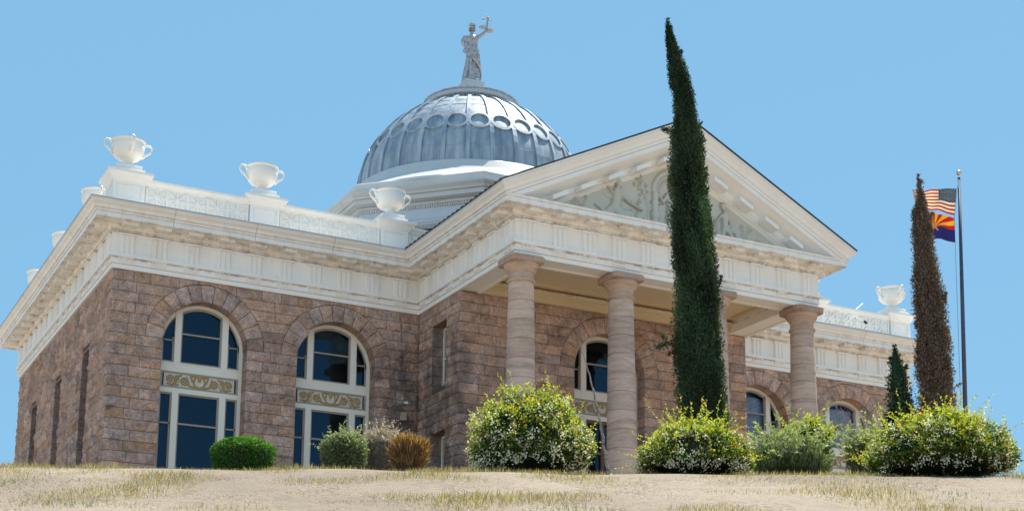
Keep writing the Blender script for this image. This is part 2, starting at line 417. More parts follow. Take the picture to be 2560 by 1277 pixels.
    for a, b in zip(us[:-1], us[1:]):
        mid = (a+b)/2; ar = [A for A in arches if A[0]-A[1]-.02 < mid < A[0]+A[1]+.02]; rc = sorted([q for q in rects if q[0]-.01 < mid < q[1]+.01], key=lambda q: q[2])
        if ar:
            uc, Ri, zs, Ro, zbot = ar[0]; N = 24
            top = [W(a+(b-a)*i/N, z1, -dep) for i in range(N+1)]
            bot = [W(a+(b-a)*i/N, zs+math.sqrt(max(0, (Ri+.02)**2-(a+(b-a)*i/N-uc)**2)), -dep) for i in range(N+1)]
            mb.grid([top, bot])
            if zbot > z0: mb.quad(W(a, z0, -dep), W(b, z0, -dep), W(b, zbot-.01, -dep), W(a, zbot-.01, -dep))
            continue
        zz = z0
        for (ra, rb_, rz0, rz1) in rc:
            if rz0-.01 > zz: mb.quad(W(a, zz, -dep), W(b, zz, -dep), W(b, rz0-.01, -dep), W(a, rz0-.01, -dep))
            zz = rz1+.01
        if zz < z1: mb.quad(W(a, zz, -dep), W(b, zz, -dep), W(b, z1, -dep), W(a, z1, -dep))
    mo = CP(mb, 'mortar_joints', MORTAR); mo.parent = o; mo.matrix_parent_inverse = Matrix.Identity(4)
    return o

RI, RO, ZS = 1.42, 2.0, -2.10
ZWB = -7.2
A_ = lambda u: (u, RI, ZS, RO, ZWB)
# rects are (u0,u1,z0,z1)
def wallr(name, *a, rects=(), **k): return wall(name, *a, rects=[(r[0], r[1], r[2], r[3]) for r in rects], **k)
def _wall_fix(): pass
wall('wf', (0, 0), (1, 0), (0, -1), INS, W1+INS, ZB, 0, arches=[A_(3.22), A_(7.82)])
wall('wr', (W1+PW, 0), (1, 0), (0, -1), -INS, W1-INS, ZB, 0, arches=[A_(W1-7.82), A_(W1-3.22)])
SL = [(3.0, 4.1), (7.55, 8.7), (12.15, 13.3)]
wall('wl', (0, L), (0, -1), (-1, 0), INS, L-INS, ZB, 0, rects=[(L-b, L-a, -7.7, -1.95) for a, b in SL], rough=1.35, bulge=.06)
wall('wR', (WT, 0), (0, 1), (1, 0), INS, L-INS, ZB, 0, rects=[(a, b, -7.7, -1.95) for a, b in SL])
wall('ps', (W1, 0), (0, -1), (-1, 0), -INS, D1-INS, ZB, 0, rects=[(1.05, 2.2, -2.98, -.72), (1.05, 2.2, -7.7, -4.56)])
wall('pR', (W1+PW, -D1), (0, 1), (1, 0), INS, D1+INS, ZB, 0)
wall('pc', (W1, -D1), (1, 0), (0, -1), INS, PW-INS, ZB, 0, arches=[(XC-W1, RI, ZS, RO, -8.6)], rough=.6, bulge=.045)
# plain backing for the rear
mb = MB(); mb.box(.6, L-.7, ZB, WT-.6, L-.12, 0); CP(mb, 'rear_wall', MORTAR)

# ------------------------------------------------------------------ windows
def ring_strip(mb, uc, zs, ra, rb, w0, w1, a0=0, a1=PI, n=28):
    P0 = [(uc+ra*math.cos(a0+(a1-a0)*i/n), zs+ra*math.sin(a0+(a1-a0)*i/n)) for i in range(n+1)]
    P1 = [(uc+rb*math.cos(a0+(a1-a0)*i/n), zs+rb*math.sin(a0+(a1-a0)*i/n)) for i in range(n+1)]
    for i in range(n):
        a, b, c, d = P0[i], P0[i+1], P1[i+1], P1[i]
        mb.quad(*[(p[0], w0, p[1]) for p in (a, b, c, d)]); mb.quad(*[(q[0], ww, q[1]) for q, ww in ((a, w0), (b, w0), (b, w1), (a, w1))])
        mb.quad(*[(q[0], ww, q[1]) for q, ww in ((d, w0), (c, w0), (c, w1), (d, w1))])
def sp_h(V, cx, cz, pts, r):          # smooth max of tapered strokes: returns height array
    return V
def strokes(U, Z, segs):
    H = np.zeros_like(U)
    for (x0, z0, r0_, x1, z1, r1_, h) in segs:
        dx, dz = x1-x0, z1-z0; L2 = dx*dx+dz*dz+1e-12
        t = np.clip(((U-x0)*dx+(Z-z0)*dz)/L2, 0, 1); d = np.hypot(U-x0-t*dx, Z-z0-t*dz); r = r0_+(r1_-r0_)*t
        q = np.clip(1-(d/r)**2, 0, 1); H = np.maximum(H, h*np.sqrt(q))
    return H
def spiral(cx, cz, r0_, r1_, a0, turns, w0, w1, h=1, n=40):
    s = []; P = []
    for i in range(n+1):
        t = i/n; a = a0+turns*2*PI*t; r = r0_+(r1_-r0_)*t**.8; P.append((cx+r*math.cos(a), cz+r*math.sin(a), w0+(w1-w0)*t))
    for a, b in zip(P[:-1], P[1:]): s.append((a[0], a[1], a[2], b[0], b[1], b[2], h))
    return s
def scroll_panel():
    Wd, Hh = 1.19, .235; nu, nz = 190, 40
    us = np.linspace(-Wd, Wd, nu); zs_ = np.linspace(-Hh, Hh, nz); U, Z = np.meshgrid(us, zs_, indexing='ij')
    seg = []; A = abs(U)
    seg += spiral(.50, .0, .155, .02, PI*1.1, 1.8, .030, .020)
    seg += spiral(.98, .01, .15, .02, PI*1.0, -1.8, .030, .020)
    seg += [(.12, -.20, .03, .34, -.14, .035, 1), (.34, -.14, .03, .42, .14, .02, 1), (.62, .17, .03, .78, .08, .045, 1), (.70, .14, .03, .80, -.10, .04, 1), (.80, -.10, .05, .90, -.17, .045, 1), (.90, -.17, .04, 1.08, -.14, .02, 1),
            (.02, .17, .06, .02, .04, .03, 1), (.0, .2, .04, .30, .18, .02, 1), (.30, .18, .03, .24, 0, .03, 1)]
    seg += spiral(0, -.02, .20, .18, PI*.25, -.25, .03, .035, n=12)+[(.12, -.17, .045, 0, -.2, .045, 1)]
    for k in range(12):
        a = k*.55; seg.append((.76+.07*math.cos(a), -.03+.15*math.sin(a), .022, .76+.10*math.cos(a), -.03+.2*math.sin(a), .01, .8))
    H = strokes(A, Z, seg); N = H > .25
    mb = MB(); b = 0
    for i in range(nu):
        for j in range(nz):
            h = H[i, j]; mb.cur = (.17+.26*h, .10+.19*h, .025+.07*h) if N[i, j] else (.62, .60, .54)
            mb.vert((U[i, j], -.045*h, Z[i, j]))
    for i in range(nu-1):
        for j in range(nz-1): mb.f.append([i*nz+j, (i+1)*nz+j, (i+1)*nz+j+1, i*nz+j+1])
    me = mb.build('ornament_panel', SCROLL, None, smooth=True)
    return me
def face_out(o):
    if o.data.polygons[0].normal.y > 0: o.data.flip_normals()
    return o
def make_window(door=False, blinds=False, parts=None):
    zs = ZS; R = RI+.0; w0 = 0.0
    fr = MB()
    ring_strip(fr, 0, zs, R-.11, R+.03, -.04, .14)
    for s in (-1, 1):
        fr.box(min(s*(R-.11), s*(R+.03)), -.04, ZWB, max(s*(R-.11), s*(R+.03)), .14, zs)
        x0, x1 = sorted((s*.69, s*.90)); top = zs+math.sqrt((R-.05)**2-.8**2)
        fr.box(x0, -.07, ZWB, x1, .12, -3.66); fr.box(x0, -.07, -2.9, x1, .12, top)
    fr.box(-(R-.11), -.055, -3.03, R-.11, .13, -2.72); fr.box(-(R-.11), -.055, -3.74, R-.11, .13, -3.58)
    fr.box(-(R-.11), -.075, -2.78, R-.11, -.055, -2.74); fr.box(-R, -.1, ZWB-.1, R, .13, ZWB)
    o = fr.build('window', FRAME, None)
    sh = MB(); ring_strip(sh, 0, zs, R-.18, R-.112, .0, .1, math.acos(.69/(R-.15)), PI-math.acos(.69/(R-.15)))
    t = .055
    def rect(x0, x1, z0, z1, w=.0, top=True):
        sh.box(x0, w, z0, x0+t, .09, z1); sh.box(x1-t, w, z0, x1, .09, z1); sh.box(x0+t, w, z0, x1-t, .09, z0+t)
        if top: sh.box(x0+t, w, z1-t, x1-t, .09, z1)
    zc = zs+math.sqrt((R-.15)**2-.69**2)
    rect(-.69, .69, -2.72, zc, top=False); sh.box(-.66, -.02, -1.74, .66, .07, -1.69)
    for s in (-1, 1):
        x0, x1 = sorted((s*.90, s*(R-.11))); rect(x0, x1, -2.72, -1.85, top=False); sh.box(x0, .0, -1.99, x1, .07, -1.95)
        ring_strip(sh, 0, zs, R-.15, R-.112, .0, .1, *( (0.0, math.acos(.9/(R-.12))) if s > 0 else (PI-math.acos(.9/(R-.12)), PI)))
    if not door:
        rect(-.69, .69, ZWB, -3.74); sh.box(-.66, -.02, -4.78, .66, .07, -4.72)
        for s in (-1, 1):
            x0, x1 = sorted((s*.90, s*(R-.11))); rect(x0, x1, ZWB, -3.74); sh.box(x0, .0, -4.78, x1, .07, -4.73)
    sashes = sh.build('sash', TAUPE, o)
    pn = MB(); N = 30; Rg = R-.13
    P = [(-Rg+2*Rg*i/N) for i in range(N+1)]
    pn.grid([[(x, .055, zs+math.sqrt(max(0, Rg**2-x*x))) for x in P], [(x, .055, -2.72) for x in P]])
    face_out(pn.build('pane', GLASS, o))
    pn = MB(); pn.quad((-Rg, .055, ZWB), (Rg, .055, ZWB), (Rg, .055, -3.74), (-Rg, .055, -3.74)); face_out(pn.build('pane', GLASS, o))
    bd = MB(); z0, z1, x1 = -3.58, -3.03, 1.31
    bd.box(-x1, -.045, z0, x1, .02, z0+.06); bd.box(-x1, -.045, z1-.06, x1, .02, z1); bd.box(-x1, -.045, z0+.06, -x1+.07, .02, z1-.06); bd.box(x1-.07, -.045, z0+.06, x1, .02, z1-.06)
    bd.build('panel_moulding', TAUPE, o)
    op = scroll_panel(); op.location = (0, -.02, -3.305); op.parent = o
    if door:
        dm = MB()
        for x in (-.66, 0, .66): dm.box(x-.06, -.03, -8.6, x+.06, .1, -3.74)
        for s in (-1, 1): dm.box(min(s*1.2, s*1.31), -.03, -8.6, max(s*1.2, s*1.31), .1, -3.74)
        dm.box(-1.31, -.04, -3.86, 1.31, .1, -3.74); dm.box(-1.31, -.035, -4.95, 1.31, .1, -4.85); dm.box(-1.31, -.03, -8.6, 1.31, .1, -8.2)
        dm.build('door_frame', WOOD, o)
    if blinds:
        bl = MB()
        z = -1.0
        while z > -7: bl.quad((-1.25, .30, z), (1.25, .30, z), (1.25, .275, z-.045), (-1.25, .275, z-.045)); z -= .055
        # trim to the arch
        bl.v = [(max(-math.sqrt(max(.0, 1.27**2-max(0, q[2]-zs)**2)), min(math.sqrt(max(.0, 1.27**2-max(0, q[2]-zs)**2)), q[0])), q[1], q[2]) for q in bl.v]
        bl.build('blind', BLIND, o)
    it = MB(); it.box(-1.9, .5, -9, 1.9, 3.0, -.3); it.f = [f for k, f in enumerate(it.f) if k != 2]
    it.build('dark_room', INTERIOR, o)
    return o
def cptree(o, parent=None):
    c = o.copy(); COL.objects.link(c); c.parent = parent
    for ch in list(o.children): cptree(ch, c)
    return c
WD = .62
w0 = make_window(); w1 = cptree(w0)
wc = make_window(door=True)
w2 = make_window(blinds=True); w3 = cptree(w2)
for o, (x, y), lb in ((w0, (3.22, WD), 'tall arched window nearest the left corner of the building, with gilded scroll panel'), (w1, (7.82, WD), 'tall arched window beside the inner corner, partly reflecting the portico'),
                  (wc, (XC, WD-D1), 'arched window over brown wooden doors behind the columns'), (w2, (WT-7.82, WD), 'arched window with blinds just right of the portico wall'), (w3, (WT-3.22, WD), 'arched window with blinds behind the bare twigs')):
    o.location = (x-XC, y-YC, -ZB); o.parent = court; tag(o, lb)

# slit windows
def slit(loc, rz, w_, z0, z1, dep, glass=True):
    mb = MB(); t = .09
    mb.box(-w_/2, 0, z0, -w_/2+t, .1, z1); mb.box(w_/2-t, 0, z0, w_/2, .1, z1); mb.box(-w_/2+t, 0, z1-t, w_/2-t, .1, z1); mb.box(-w_/2+t, 0, z0, w_/2-t, .1, z0+t)
    mb.box(-w_/2+t, -.02, (z0+z1)/2-.03, w_/2-t, .08, (z0+z1)/2+.03)
    o = mb.build('slit_window', FRAME, None)
    p = MB(); p.quad((-w_/2, .05, z0), (w_/2, .05, z0), (w_/2, .05, z1), (-w_/2, .05, z1)); face_out(p.build('pane', GLASS, o))
    b = MB(); b.box(-w_/2-.1, .14, z0-.1, w_/2+.1, .9, z1+.1); b.f = [f for k, f in enumerate(b.f) if k != 2]; b.build('dark_room', INTERIOR, o)
    o.location = (loc[0]-XC, loc[1]-YC, -ZB); o.rotation_euler = (0, 0, rz); o.parent = court
    return o
for a, b in SL:
    slit((.70, (a+b)/2), -PI/2, b-a, -7.7, -1.95, 0); slit((WT-.70, (a+b)/2), PI/2, b-a, -7.7, -1.95, 0)
slit((W1+.50, -1.625), -PI/2, 1.15, -2.98, -.72, 0); slit((W1+.50, -1.625), -PI/2, 1.15, -7.7, -4.56, 0)
# stone reveals of the slit windows (dressed grey blocks)
def reveal(x, sgn, ya, yb, z0, z1, dep):
    mb = MB(); rng = random.Random(int(ya*31)); z = z1; xf = x+sgn*(INS+.01); xb = x+sgn*dep
    while z > z0:
        zz = max(z0, math.ceil(z/CH-1-1e-6)*CH); k = rng.uniform(.55, .75); mb.cur = (k, k*1.02, k*1.08)
        for yy, d in ((ya, -1), (yb, 1)):
            y0, y1 = sorted((yy, yy+d*.06)); mb.box(min(xf, xb), y0, zz+.008, max(xf, xb), y1, z-.008)
        z = zz
    mb.cur = (.6, .6, .6); mb.box(min(xf, xb), ya, z1, max(xf, xb), yb, z1+.08)
    CP(mb, 'window_reveal', STONE)
for a, b in SL:
    reveal(0, 1, a, b, -7.7, -1.95, .72); reveal(WT, -1, a, b, -7.7, -1.95, .72)
reveal(W1, 1, -2.2, -1.05, -2.98, -.72, .52); reveal(W1, 1, -2.2, -1.05, -7.7, -4.56, .52)

# ------------------------------------------------------------------ entablature
def sweep(mb, path, prof, closed=False, endn=(None, None)):
    n = len(path); segn = []
    for i in range(n if closed else n-1):
        a, b = path[i], path[(i+1) % n]; d = Vector((b[0]-a[0], b[1]-a[1])).normalized(); segn.append(Vector((d.y, -d.x)))
    rows = []
    for i in range(n):
        if closed: m = segn[i-1]+segn[i] if abs(segn[i-1].dot(segn[i])) < .5 else segn[i]
        elif i == 0: m = segn[0]+Vector(endn[0]) if endn[0] else segn[0]
        elif i == n-1: m = segn[-1]+Vector(endn[1]) if endn[1] else segn[-1]
        else: m = segn[i-1]+segn[i] if abs(segn[i-1].dot(segn[i])) < .5 else segn[i]
        rows.append([(path[i][0]+o*m.x, path[i][1]+o*m.y, z) for (o, z) in prof])
    if closed: rows.append(rows[0])
    mb.grid(rows)
    return rows
# anticlockwise in plan so that (d.y,-d.x) points outwards
PATH = [(0, 0), (W1, 0), (W1, -D2), (W1+PW, -D2), (W1+PW, 0), (WT, 0), (WT, L), (0, L)]
mb = MB(); sweep(mb, PATH, [(-.85, .55), (-.85, 0), (-.73, 0), (-.73, .035), (-.12, .035), (-.12, 0), (0, 0), (0, .145), (-.04, .145), (-.04, .163), (.03, .163), (.03, .355), (-.02, .355), (-.02, .37)], True)
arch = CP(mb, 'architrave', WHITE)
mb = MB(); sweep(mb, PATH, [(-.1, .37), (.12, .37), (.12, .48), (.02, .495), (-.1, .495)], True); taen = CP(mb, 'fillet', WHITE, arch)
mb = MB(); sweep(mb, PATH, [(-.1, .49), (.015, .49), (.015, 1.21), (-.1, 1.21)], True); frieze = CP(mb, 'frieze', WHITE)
CORN = [(-.1, 1.205), (-.04, 1.205), (-.04, 1.222), (.08, 1.222), (.08, 1.262), (.03, 1.262), (.03, 1.275), (.10, 1.275), (.115, 1.30), (.16, 1.34), (.18, 1.36), (.18, 1.44), (.66, 1.44), (.66, 1.415), (.72, 1.415), (.72, 1.575), (.70, 1.575), (.70, 1.59), (.745, 1.59), (.745, 1.625), (.76, 1.66), (-.2, 1.70)]
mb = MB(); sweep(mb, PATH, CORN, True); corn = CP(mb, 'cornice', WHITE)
CYMA = [(-.2, 1.70), (.745, 1.655), (.745, 1.672), (.80, 1.672), (.81, 1.70), (.815, 1.735), (.83, 1.765), (.865, 1.795), (.91, 1.82), (.935, 1.85), (.94, 1.872), (.92, 1.875), (.92, 1.893), (.957, 1.893), (.957, 1.965), (-.2, 2.0)]
CPATH = [(W1+PW, -D2), (W1+PW, 0), (WT, 0), (WT, L), (0, L), (0, 0), (W1, 0), (W1, -D2)]
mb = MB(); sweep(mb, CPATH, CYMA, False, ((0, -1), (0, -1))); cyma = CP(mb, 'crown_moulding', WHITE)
mb = MB(); sweep(mb, CPATH, [(.955, 1.93), (.972, 1.93), (.972, 1.975), (.9, 1.985)], False, ((0, -1), (0, -1))); CP(mb, 'flashing', FLASH, cyma)
for (a, n_, rz_) in [((1.75, 0), 3, 0), ((WT-8.6, 0), 3, 0), ((0, 2.6), 5, -1)]:
    for k in range(n_):
        x, y = (a[0]+k*2.75, 0) if rz_ == 0 else (0, a[1]+k*2.75)
        pr = [(o+.003, z-.001) for o, z in CORN[14:]]+[(o+.003, z-.001) for o, z in CYMA[1:-1]]
        mb = MB(); w_ = .007
        if rz_ == 0: mb.grid([[(x-w_, -o, z) for o, z in pr], [(x+w_, -o, z) for o, z in pr]])
        else: mb.grid([[(-o, y-w_, z) for o, z in pr], [(-o, y+w_, z) for o, z in pr]])
        CP(mb, 'cornice_joint', RUST, corn)
# triglyphs, regulae, mutules
def mk_triglyph():
    mb = MB(); z0, z1 = .482, 1.10; hw = .25
    pr = [(-hw, 0), (-hw, -.055), (-hw+.035, -.10), (-.125, -.10), (-.085, -.045), (-.045, -.10), (.045, -.10), (.085, -.045), (.125, -.10), (hw-.035, -.10), (hw, -.055), (hw, 0)]
    mb.grid([[(x, y, z0) for x, y in pr], [(x, y, z1) for x, y in pr]])
    mb.box(-hw-.03, -.125, z1+.006, hw+.03, 0, z1+.075); mb.box(-hw-.01, -.085, z1-.01, hw+.01, 0, z1+.006)
    return mb.build('triglyph', WHITE, None)
def mk_regula():
    mb = MB(); mb.box(-.25, -.085, .335, .25, 0.0, .369)
    mb.box(-.25, -.045, .215, .25, 0, .335)
    for k in range(7): mb.box(-.245+k*.0735, -.07, .245, -.245+k*.0735+.035, -.045, .335)
    mb.box(-.25, -.075, .215, .25, -.045, .245)
    return mb.build('regula', WHITE, None)
def mk_mutule():
    mb = MB(); b = [(-.25, -.18), (.25, -.18), (.25, -.54), (-.25, -.54)]
    lo = [mb.vert((x, y, 1.315 if y < -.5 else 1.335)) for x, y in b]; hi = [mb.vert((x, y, 1.415)) for x, y in b]
    mb.f += [lo[::-1], hi]+[[lo[i], lo[(i+1) % 4], hi[(i+1) % 4], hi[i]] for i in range(4)]
    mb.box(-.285, -.575, 1.408, .285, -.17, 1.442)
    return mb.build('mutule', WHITE, None)
T0, G0, U0 = mk_triglyph(), mk_regula(), mk_mutule()
first = True
def put(src, loc, rz, parent):
    o = src.copy(); COL.objects.link(o); o.location = (loc[0], loc[1], 0); o.rotation_euler = (0, 0, rz); o.parent = parent; return o
runs = []
for k in range(10): runs.append(((.44+k*1.07, 0), 0)); runs.append(((WT-.44-k*1.07, 0), 0))
for k in range(16): runs.append(((0, .44+k*1.05), -PI/2)); runs.append(((WT, .44+k*1.05), PI/2))
for k in range(11): runs.append(((W1+.45+k*1.094, -D2), 0))
for k in range(7): runs.append(((W1, -D2+.45+k*1.08), -PI/2)); runs.append(((W1+PW, -D2+.45+k*1.08), PI/2))
for loc, rz in runs:
    put(T0, loc, rz, frieze); put(G0, loc, rz, arch); put(U0, loc, rz, corn)
for o in (T0, G0, U0): bpy.data.objects.remove(o)

# raking cornice
TA = .4988
def rake(mb, prof, dz=0, e=0):
    L_, M_, R2 = [], [], []
    for o, h in prof:
        L_.append((W1-o, -D2-o+e, h+dz)); M_.append((XC, -D2-o+e, h+dz+(XC-W1+o)*TA)); R2.append((W1+PW+o, -D2-o+e, h+dz))
    mb.grid([L_, M_, R2])
RK = [(-.2, 1.20), (-.03, 1.20), (-.03, 1.222), (.08, 1.222), (.08, 1.262), (.03, 1.262), (.03, 1.28), (.115, 1.30), (.16, 1.34), (.18, 1.36), (.18, 1.44), (.66, 1.44), (.66, 1.415), (.72, 1.415), (.72, 1.565), (.68, 1.565), (.68, 1.585), (.745, 1.585), (.745, 1.625), (.76, 1.66)]
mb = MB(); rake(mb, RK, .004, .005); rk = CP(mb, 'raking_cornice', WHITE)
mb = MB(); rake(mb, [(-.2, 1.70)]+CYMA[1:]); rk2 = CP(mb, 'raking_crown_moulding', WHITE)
# trim raking pieces below the horizontal cornice is hidden inside it
mb0 = None
for s in (-1, 1):
    for k in range(8):
        x = XC+s*(.5+k*1.03)
        if abs(x-XC) > 5.1: continue
        zz = 1.44+(x-W1)*TA if s < 0 else 1.44+(W1+PW-x)*TA
        mb = MB(); hw = .27; sl = TA*(-s)
        def q(dx, y, dz): return (x+dx, -D2+y, zz+dx*sl+dz)
        lo = [mb.vert(q(dx, y, -.13)) for dx, y in ((-hw, -.17), (hw, -.17), (hw, -.56), (-hw, -.56))]; hi = [mb.vert(q(dx, y, .01)) for dx, y in ((-hw, -.17), (hw, -.17), (hw, -.56), (-hw, -.56))]
        mb.f += [lo[::-1], hi]+[[lo[i], lo[(i+1) % 4], hi[(i+1) % 4], hi[i]] for i in range(4)]
        CP(mb, 'mutule', WHITE, rk)

# tympanum with carved relief
def tympanum():
    x0, x1 = W1+.3, W1+PW-.3; nx = 420; nz = 110; zlo = 1.64
    mb = MB(); seg = []
    T = lambda px, pz: None
    def chain(P, h=1.0):
        for a, b in zip(P[:-1], P[1:]): seg.append((a[0], a[1], a[2], b[0], b[1], b[2], h))
    # half-kneeling figure left of the middle, arms stretched to the centre
    def K(x, z): return x, z
    cx = 14.55; cz = 1.75
    chain([(cx-.02, cz+1.38, .155), (cx+.03, cz+1.28, .14)], 1.25)                      # head
    chain([(cx-.01, cz+1.18, .075), (cx-.05, cz+1.0, .15), (cx-.06, cz+.78, .19), (cx-.10, cz+.5, .17)], 1.1)
    chain([(cx+.02, cz+.98, .07), (cx+.38, cz+.74, .055), (cx+.74, cz+.58, .04), (cx+.90, cz+.56, .055)], 1.2)
    chain([(cx-.12, cz+.98, .055), (cx+.05, cz+.82, .045), (cx+.5, cz+.78, .035)], .7)
    chain([(cx-.12, cz+.45, .20), (cx+.15, cz+.28, .19), (cx+.5, cz+.33, .14), (cx+.55, cz+.05, .09)], 1.0)
    chain([(cx-.15, cz+.42, .18), (cx-.45, cz+.22, .11), (cx-.68, cz+.36, .06), (cx-.85, cz+.44, .04)], .8)
    chain([(cx-.2, cz+.8, .10), (cx-.40, cz+.86, .09), (cx-.56, cz+1.02, .08), (cx-.66, cz+1.16, .06)], .4)   # flying drape
    chain([(cx-.2, cz+.95, .05), (cx-.35, cz+1.12, .05), (cx-.58, cz+1.2, .04)], .9)
    # shrubs of leaves
    rg = random.Random(4)
    def plant(px, pz, h, n):
        for k in range(n):
            a = rg.uniform(-.7, .7); x, z = px, pz; 
            for q in range(5):
                x2 = x+math.sin(a)*h/5; z2 = z+math.cos(a)*h/5; seg.append((x, z, .018, x2, z2, .014, .55)); a += rg.uniform(-.5, .5)
                if q > 1: seg.append((x2, z2, .04, x2+rg.uniform(-.08, .08), z2+.05, .02, .7))
                x, z = x2, z2
    plant(12.3, 1.66, .28, 4); plant(12.75, 1.66, .3, 4); plant(13.2, 1.66, .75, 5); plant(13.7, 1.66, .3, 5); plant(14.1, 1.66, .3, 4); plant(15.1, 1.66, .55, 5)
    plant(19.5, 1.66, .8, 4); plant(20.0, 1.66, .4, 5); plant(20.5, 1.66, .35, 5); plant(18.4, 1.66, .5, 4); plant(15.6, 1.66, .35, 6)
    for k in range(34):       # foliage of the small tree
        a = rg.uniform(0, 6.28); r = rg.uniform(.0, .36); x = 15.45+r*math.cos(a)*.75; z = 3.35+r*math.sin(a)*1.9-.25; seg.append((x, z, .05, x+rg.uniform(-.07, .07), z+rg.uniform(-.07, .07), .025, .8))
    chain([(15.75, 1.7, .05), (15.7, 2.5, .045), (15.5, 3.2, .03)], .6)
    # altar column and arch round the standing middle figure
    chain([(15.98, 1.68, .17), (15.98, 2.2, .15)], .9); chain([(15.98, 2.2, .19), (15.98, 2.25, .19)], 1.2); chain([(15.98, 2.3, .14), (15.98, 3.0, .13)], 1.0); chain([(15.85, 2.66, .05), (16.15, 2.66, .05)], 1.3)
    for k in range(18):
        a0, a1 = PI*k/18, PI*(k+1)/18; seg.append((XC+.78*math.cos(a0), 3.05+.78*math.sin(a0), .10, XC+.78*math.cos(a1), 3.05+.78*math.sin(a1), .10, .8))
        seg.append((XC+.55*math.cos(a0), 3.05+.55*math.sin(a0), .035, XC+.55*math.cos(a1), 3.05+.55*math.sin(a1), .035, .7))
    chain([(XC+.78, 3.05, .10), (XC+.78, 1.7, .1)], .8)
    m = XC-.12
    chain([(m+.02, 3.38, .13), (m+.02, 3.30, .12)], 1.4); chain([(m, 3.15, .06), (m-.02, 2.95, .17), (m, 2.65, .17), (m, 2.4, .19), (m+.03, 1.75, .25)], 1.2)
    chain([(m-.15, 3.0, .075), (m-.32, 2.72, .07), (m-.5, 2.95, .055)], 1.3); chain([(m+.15, 3.0, .075), (m+.36, 2.7, .07), (m+.3, 2.4, .06)], 1.3)
    # standing figure right of the middle, leaning
    r = 18.75; b = 1.68
    chain([(r-.06, b+1.36, .12), (r-.04, b+1.28, .11)], 1.3); chain([(r, b+1.16, .06), (r+.03, b+1.0, .15), (r+.02, b+.78, .13), (r+.05, b+.58, .15)], 1.1)
    chain([(r-.1, b+1.02, .06), (r-.28, b+.8, .05), (r-.36, b+.62, .045)], 1.1); chain([(r+.16, b+1.0, .065), (r+.26, b+.74, .055), (r+.16, b+.6, .05)], 1.1)
    chain([(r, b+.56, .12), (r-.1, b+.28, .08), (r+.02, b, .06)], 1.1); chain([(r+.1, b+.56, .12), (r+.3, b+.3, .08), (r+.5, b, .06)], 1.1)
    chain([(r+.1, b+.55, .05), (r+.45, b+.45, .04), (r+.42, b+.36, .03)], 1.0)
    # seated figure far right of the arch
    r = 17.85; b = 1.72
    chain([(r, b+1.22, .12), (r, b+1.14, .11)], 1.2); chain([(r, b+1.0, .07), (r, b+.8, .16), (r-.02, b+.5, .18), (r+.25, b+.42, .14), (r+.3, b+.05, .1)], 1.1)
    xs = np.linspace(x0, x1, nx); ts = np.linspace(0, 1, nz)
    top = 1.60+np.minimum(xs-W1, W1+PW-xs)*TA
    X = np.repeat(xs[:, None], nz, 1); Zg = zlo-.1+(top[:, None]-zlo+.1)*ts[None, :]
    H = np.zeros_like(X)
    for (a, c, ra, e, g_, rb, h) in seg:
        rm = max(ra, rb)
        mk = (X > min(a, e)-rm) & (X < max(a, e)+rm) & (Zg > min(c, g_)-rm) & (Zg < max(c, g_)+rm)
        if mk.any(): H[mk] = np.maximum(H[mk], strokes(X[mk], Zg[mk], [(a, c, ra, e, g_, rb, h*rm**.35*1.6)]))
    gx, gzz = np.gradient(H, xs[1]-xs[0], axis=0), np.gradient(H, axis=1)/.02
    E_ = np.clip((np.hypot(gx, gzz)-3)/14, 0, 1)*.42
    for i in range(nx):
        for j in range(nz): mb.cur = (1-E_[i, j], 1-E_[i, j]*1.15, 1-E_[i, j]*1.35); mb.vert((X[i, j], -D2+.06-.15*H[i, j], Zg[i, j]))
    for i in range(nx-1):
        for j in range(nz-1): mb.f.append([i*nz+j, (i+1)*nz+j, (i+1)*nz+j+1, i*nz+j+1])
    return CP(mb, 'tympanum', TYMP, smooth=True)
tympanum()

# roofs
mb = MB(); y0, y1 = -D2-.99, 3.6; o = .985
for s in (-1, 1):
    xe = XC+s*(PW/2+o); ze = 1.965+.012-(o-.957)*TA; zt = ze+(PW/2+o)*TA
    P = [(xe, ze), (XC, zt), (XC, zt+.045), (xe, ze+.035)]
    a = [mb.vert((x, y0, z)) for x, z in P]; b = [mb.vert((x, y1, z)) for x, z in P]
    mb.f += [a, b[::-1]]+[[a[i], a[(i+1) % 4], b[(i+1) % 4], b[i]] for i in range(4)]
    # shingle butts along the eave
    y = y0+.1
    while y < 0:
        mb.box(min(xe, xe-s*.2)-.008, y, ze+.02, max(xe, xe-s*.2)+.008, y+.16, ze+.06); y += .34
CP(mb, 'gable_roof', DARKROOF)
mb = MB(); mb.box(.15, .15, 1.86, WT-.15, L-.15, 1.96); mb.box(W1+.1, -D2+.2, 1.62, W1+PW-.1, 0, 1.72); CP(mb, 'flat_roof', ROOFM)
# porch ceiling and the white band on the wall behind the columns
mb = MB(); mb.box(W1+.3, -D2+.3, .52, W1+PW-.3, -D1+.3, .62)
for a, b, c, d in ((W1+.85, -D1+.0, W1+PW-.85, 0),): pass
yb = -D1+INS
mb.box(W1+.85, yb-.16, 0.0, W1+PW-.85, yb+.1, .17); mb.box(W1+.85, yb-.25, .17, W1+PW-.85, yb+.1, .25)
N = 8
P0 = [(W1+.85, yb-.22-.16*math.sin(PI*k/N*.9), .25+.17*k/N) for k in range(N+1)]; P1 = [(W1+PW-.85, p[1], p[2]) for p in P0]; mb.grid([P0, P1])
mb.box(W1+.85, yb-.5, .45, W1+PW-.85, yb, .519)
mb.box(W1+.85, -D2+.85, .42, W1+PW-.85, -D2+1.05, .519)
for x in (W1+.85, W1+PW-1.05): mb.box(x, -D2+.85, .425, x+.2, yb-.5, .517)
CP(mb, 'porch_ceiling', SOFF)
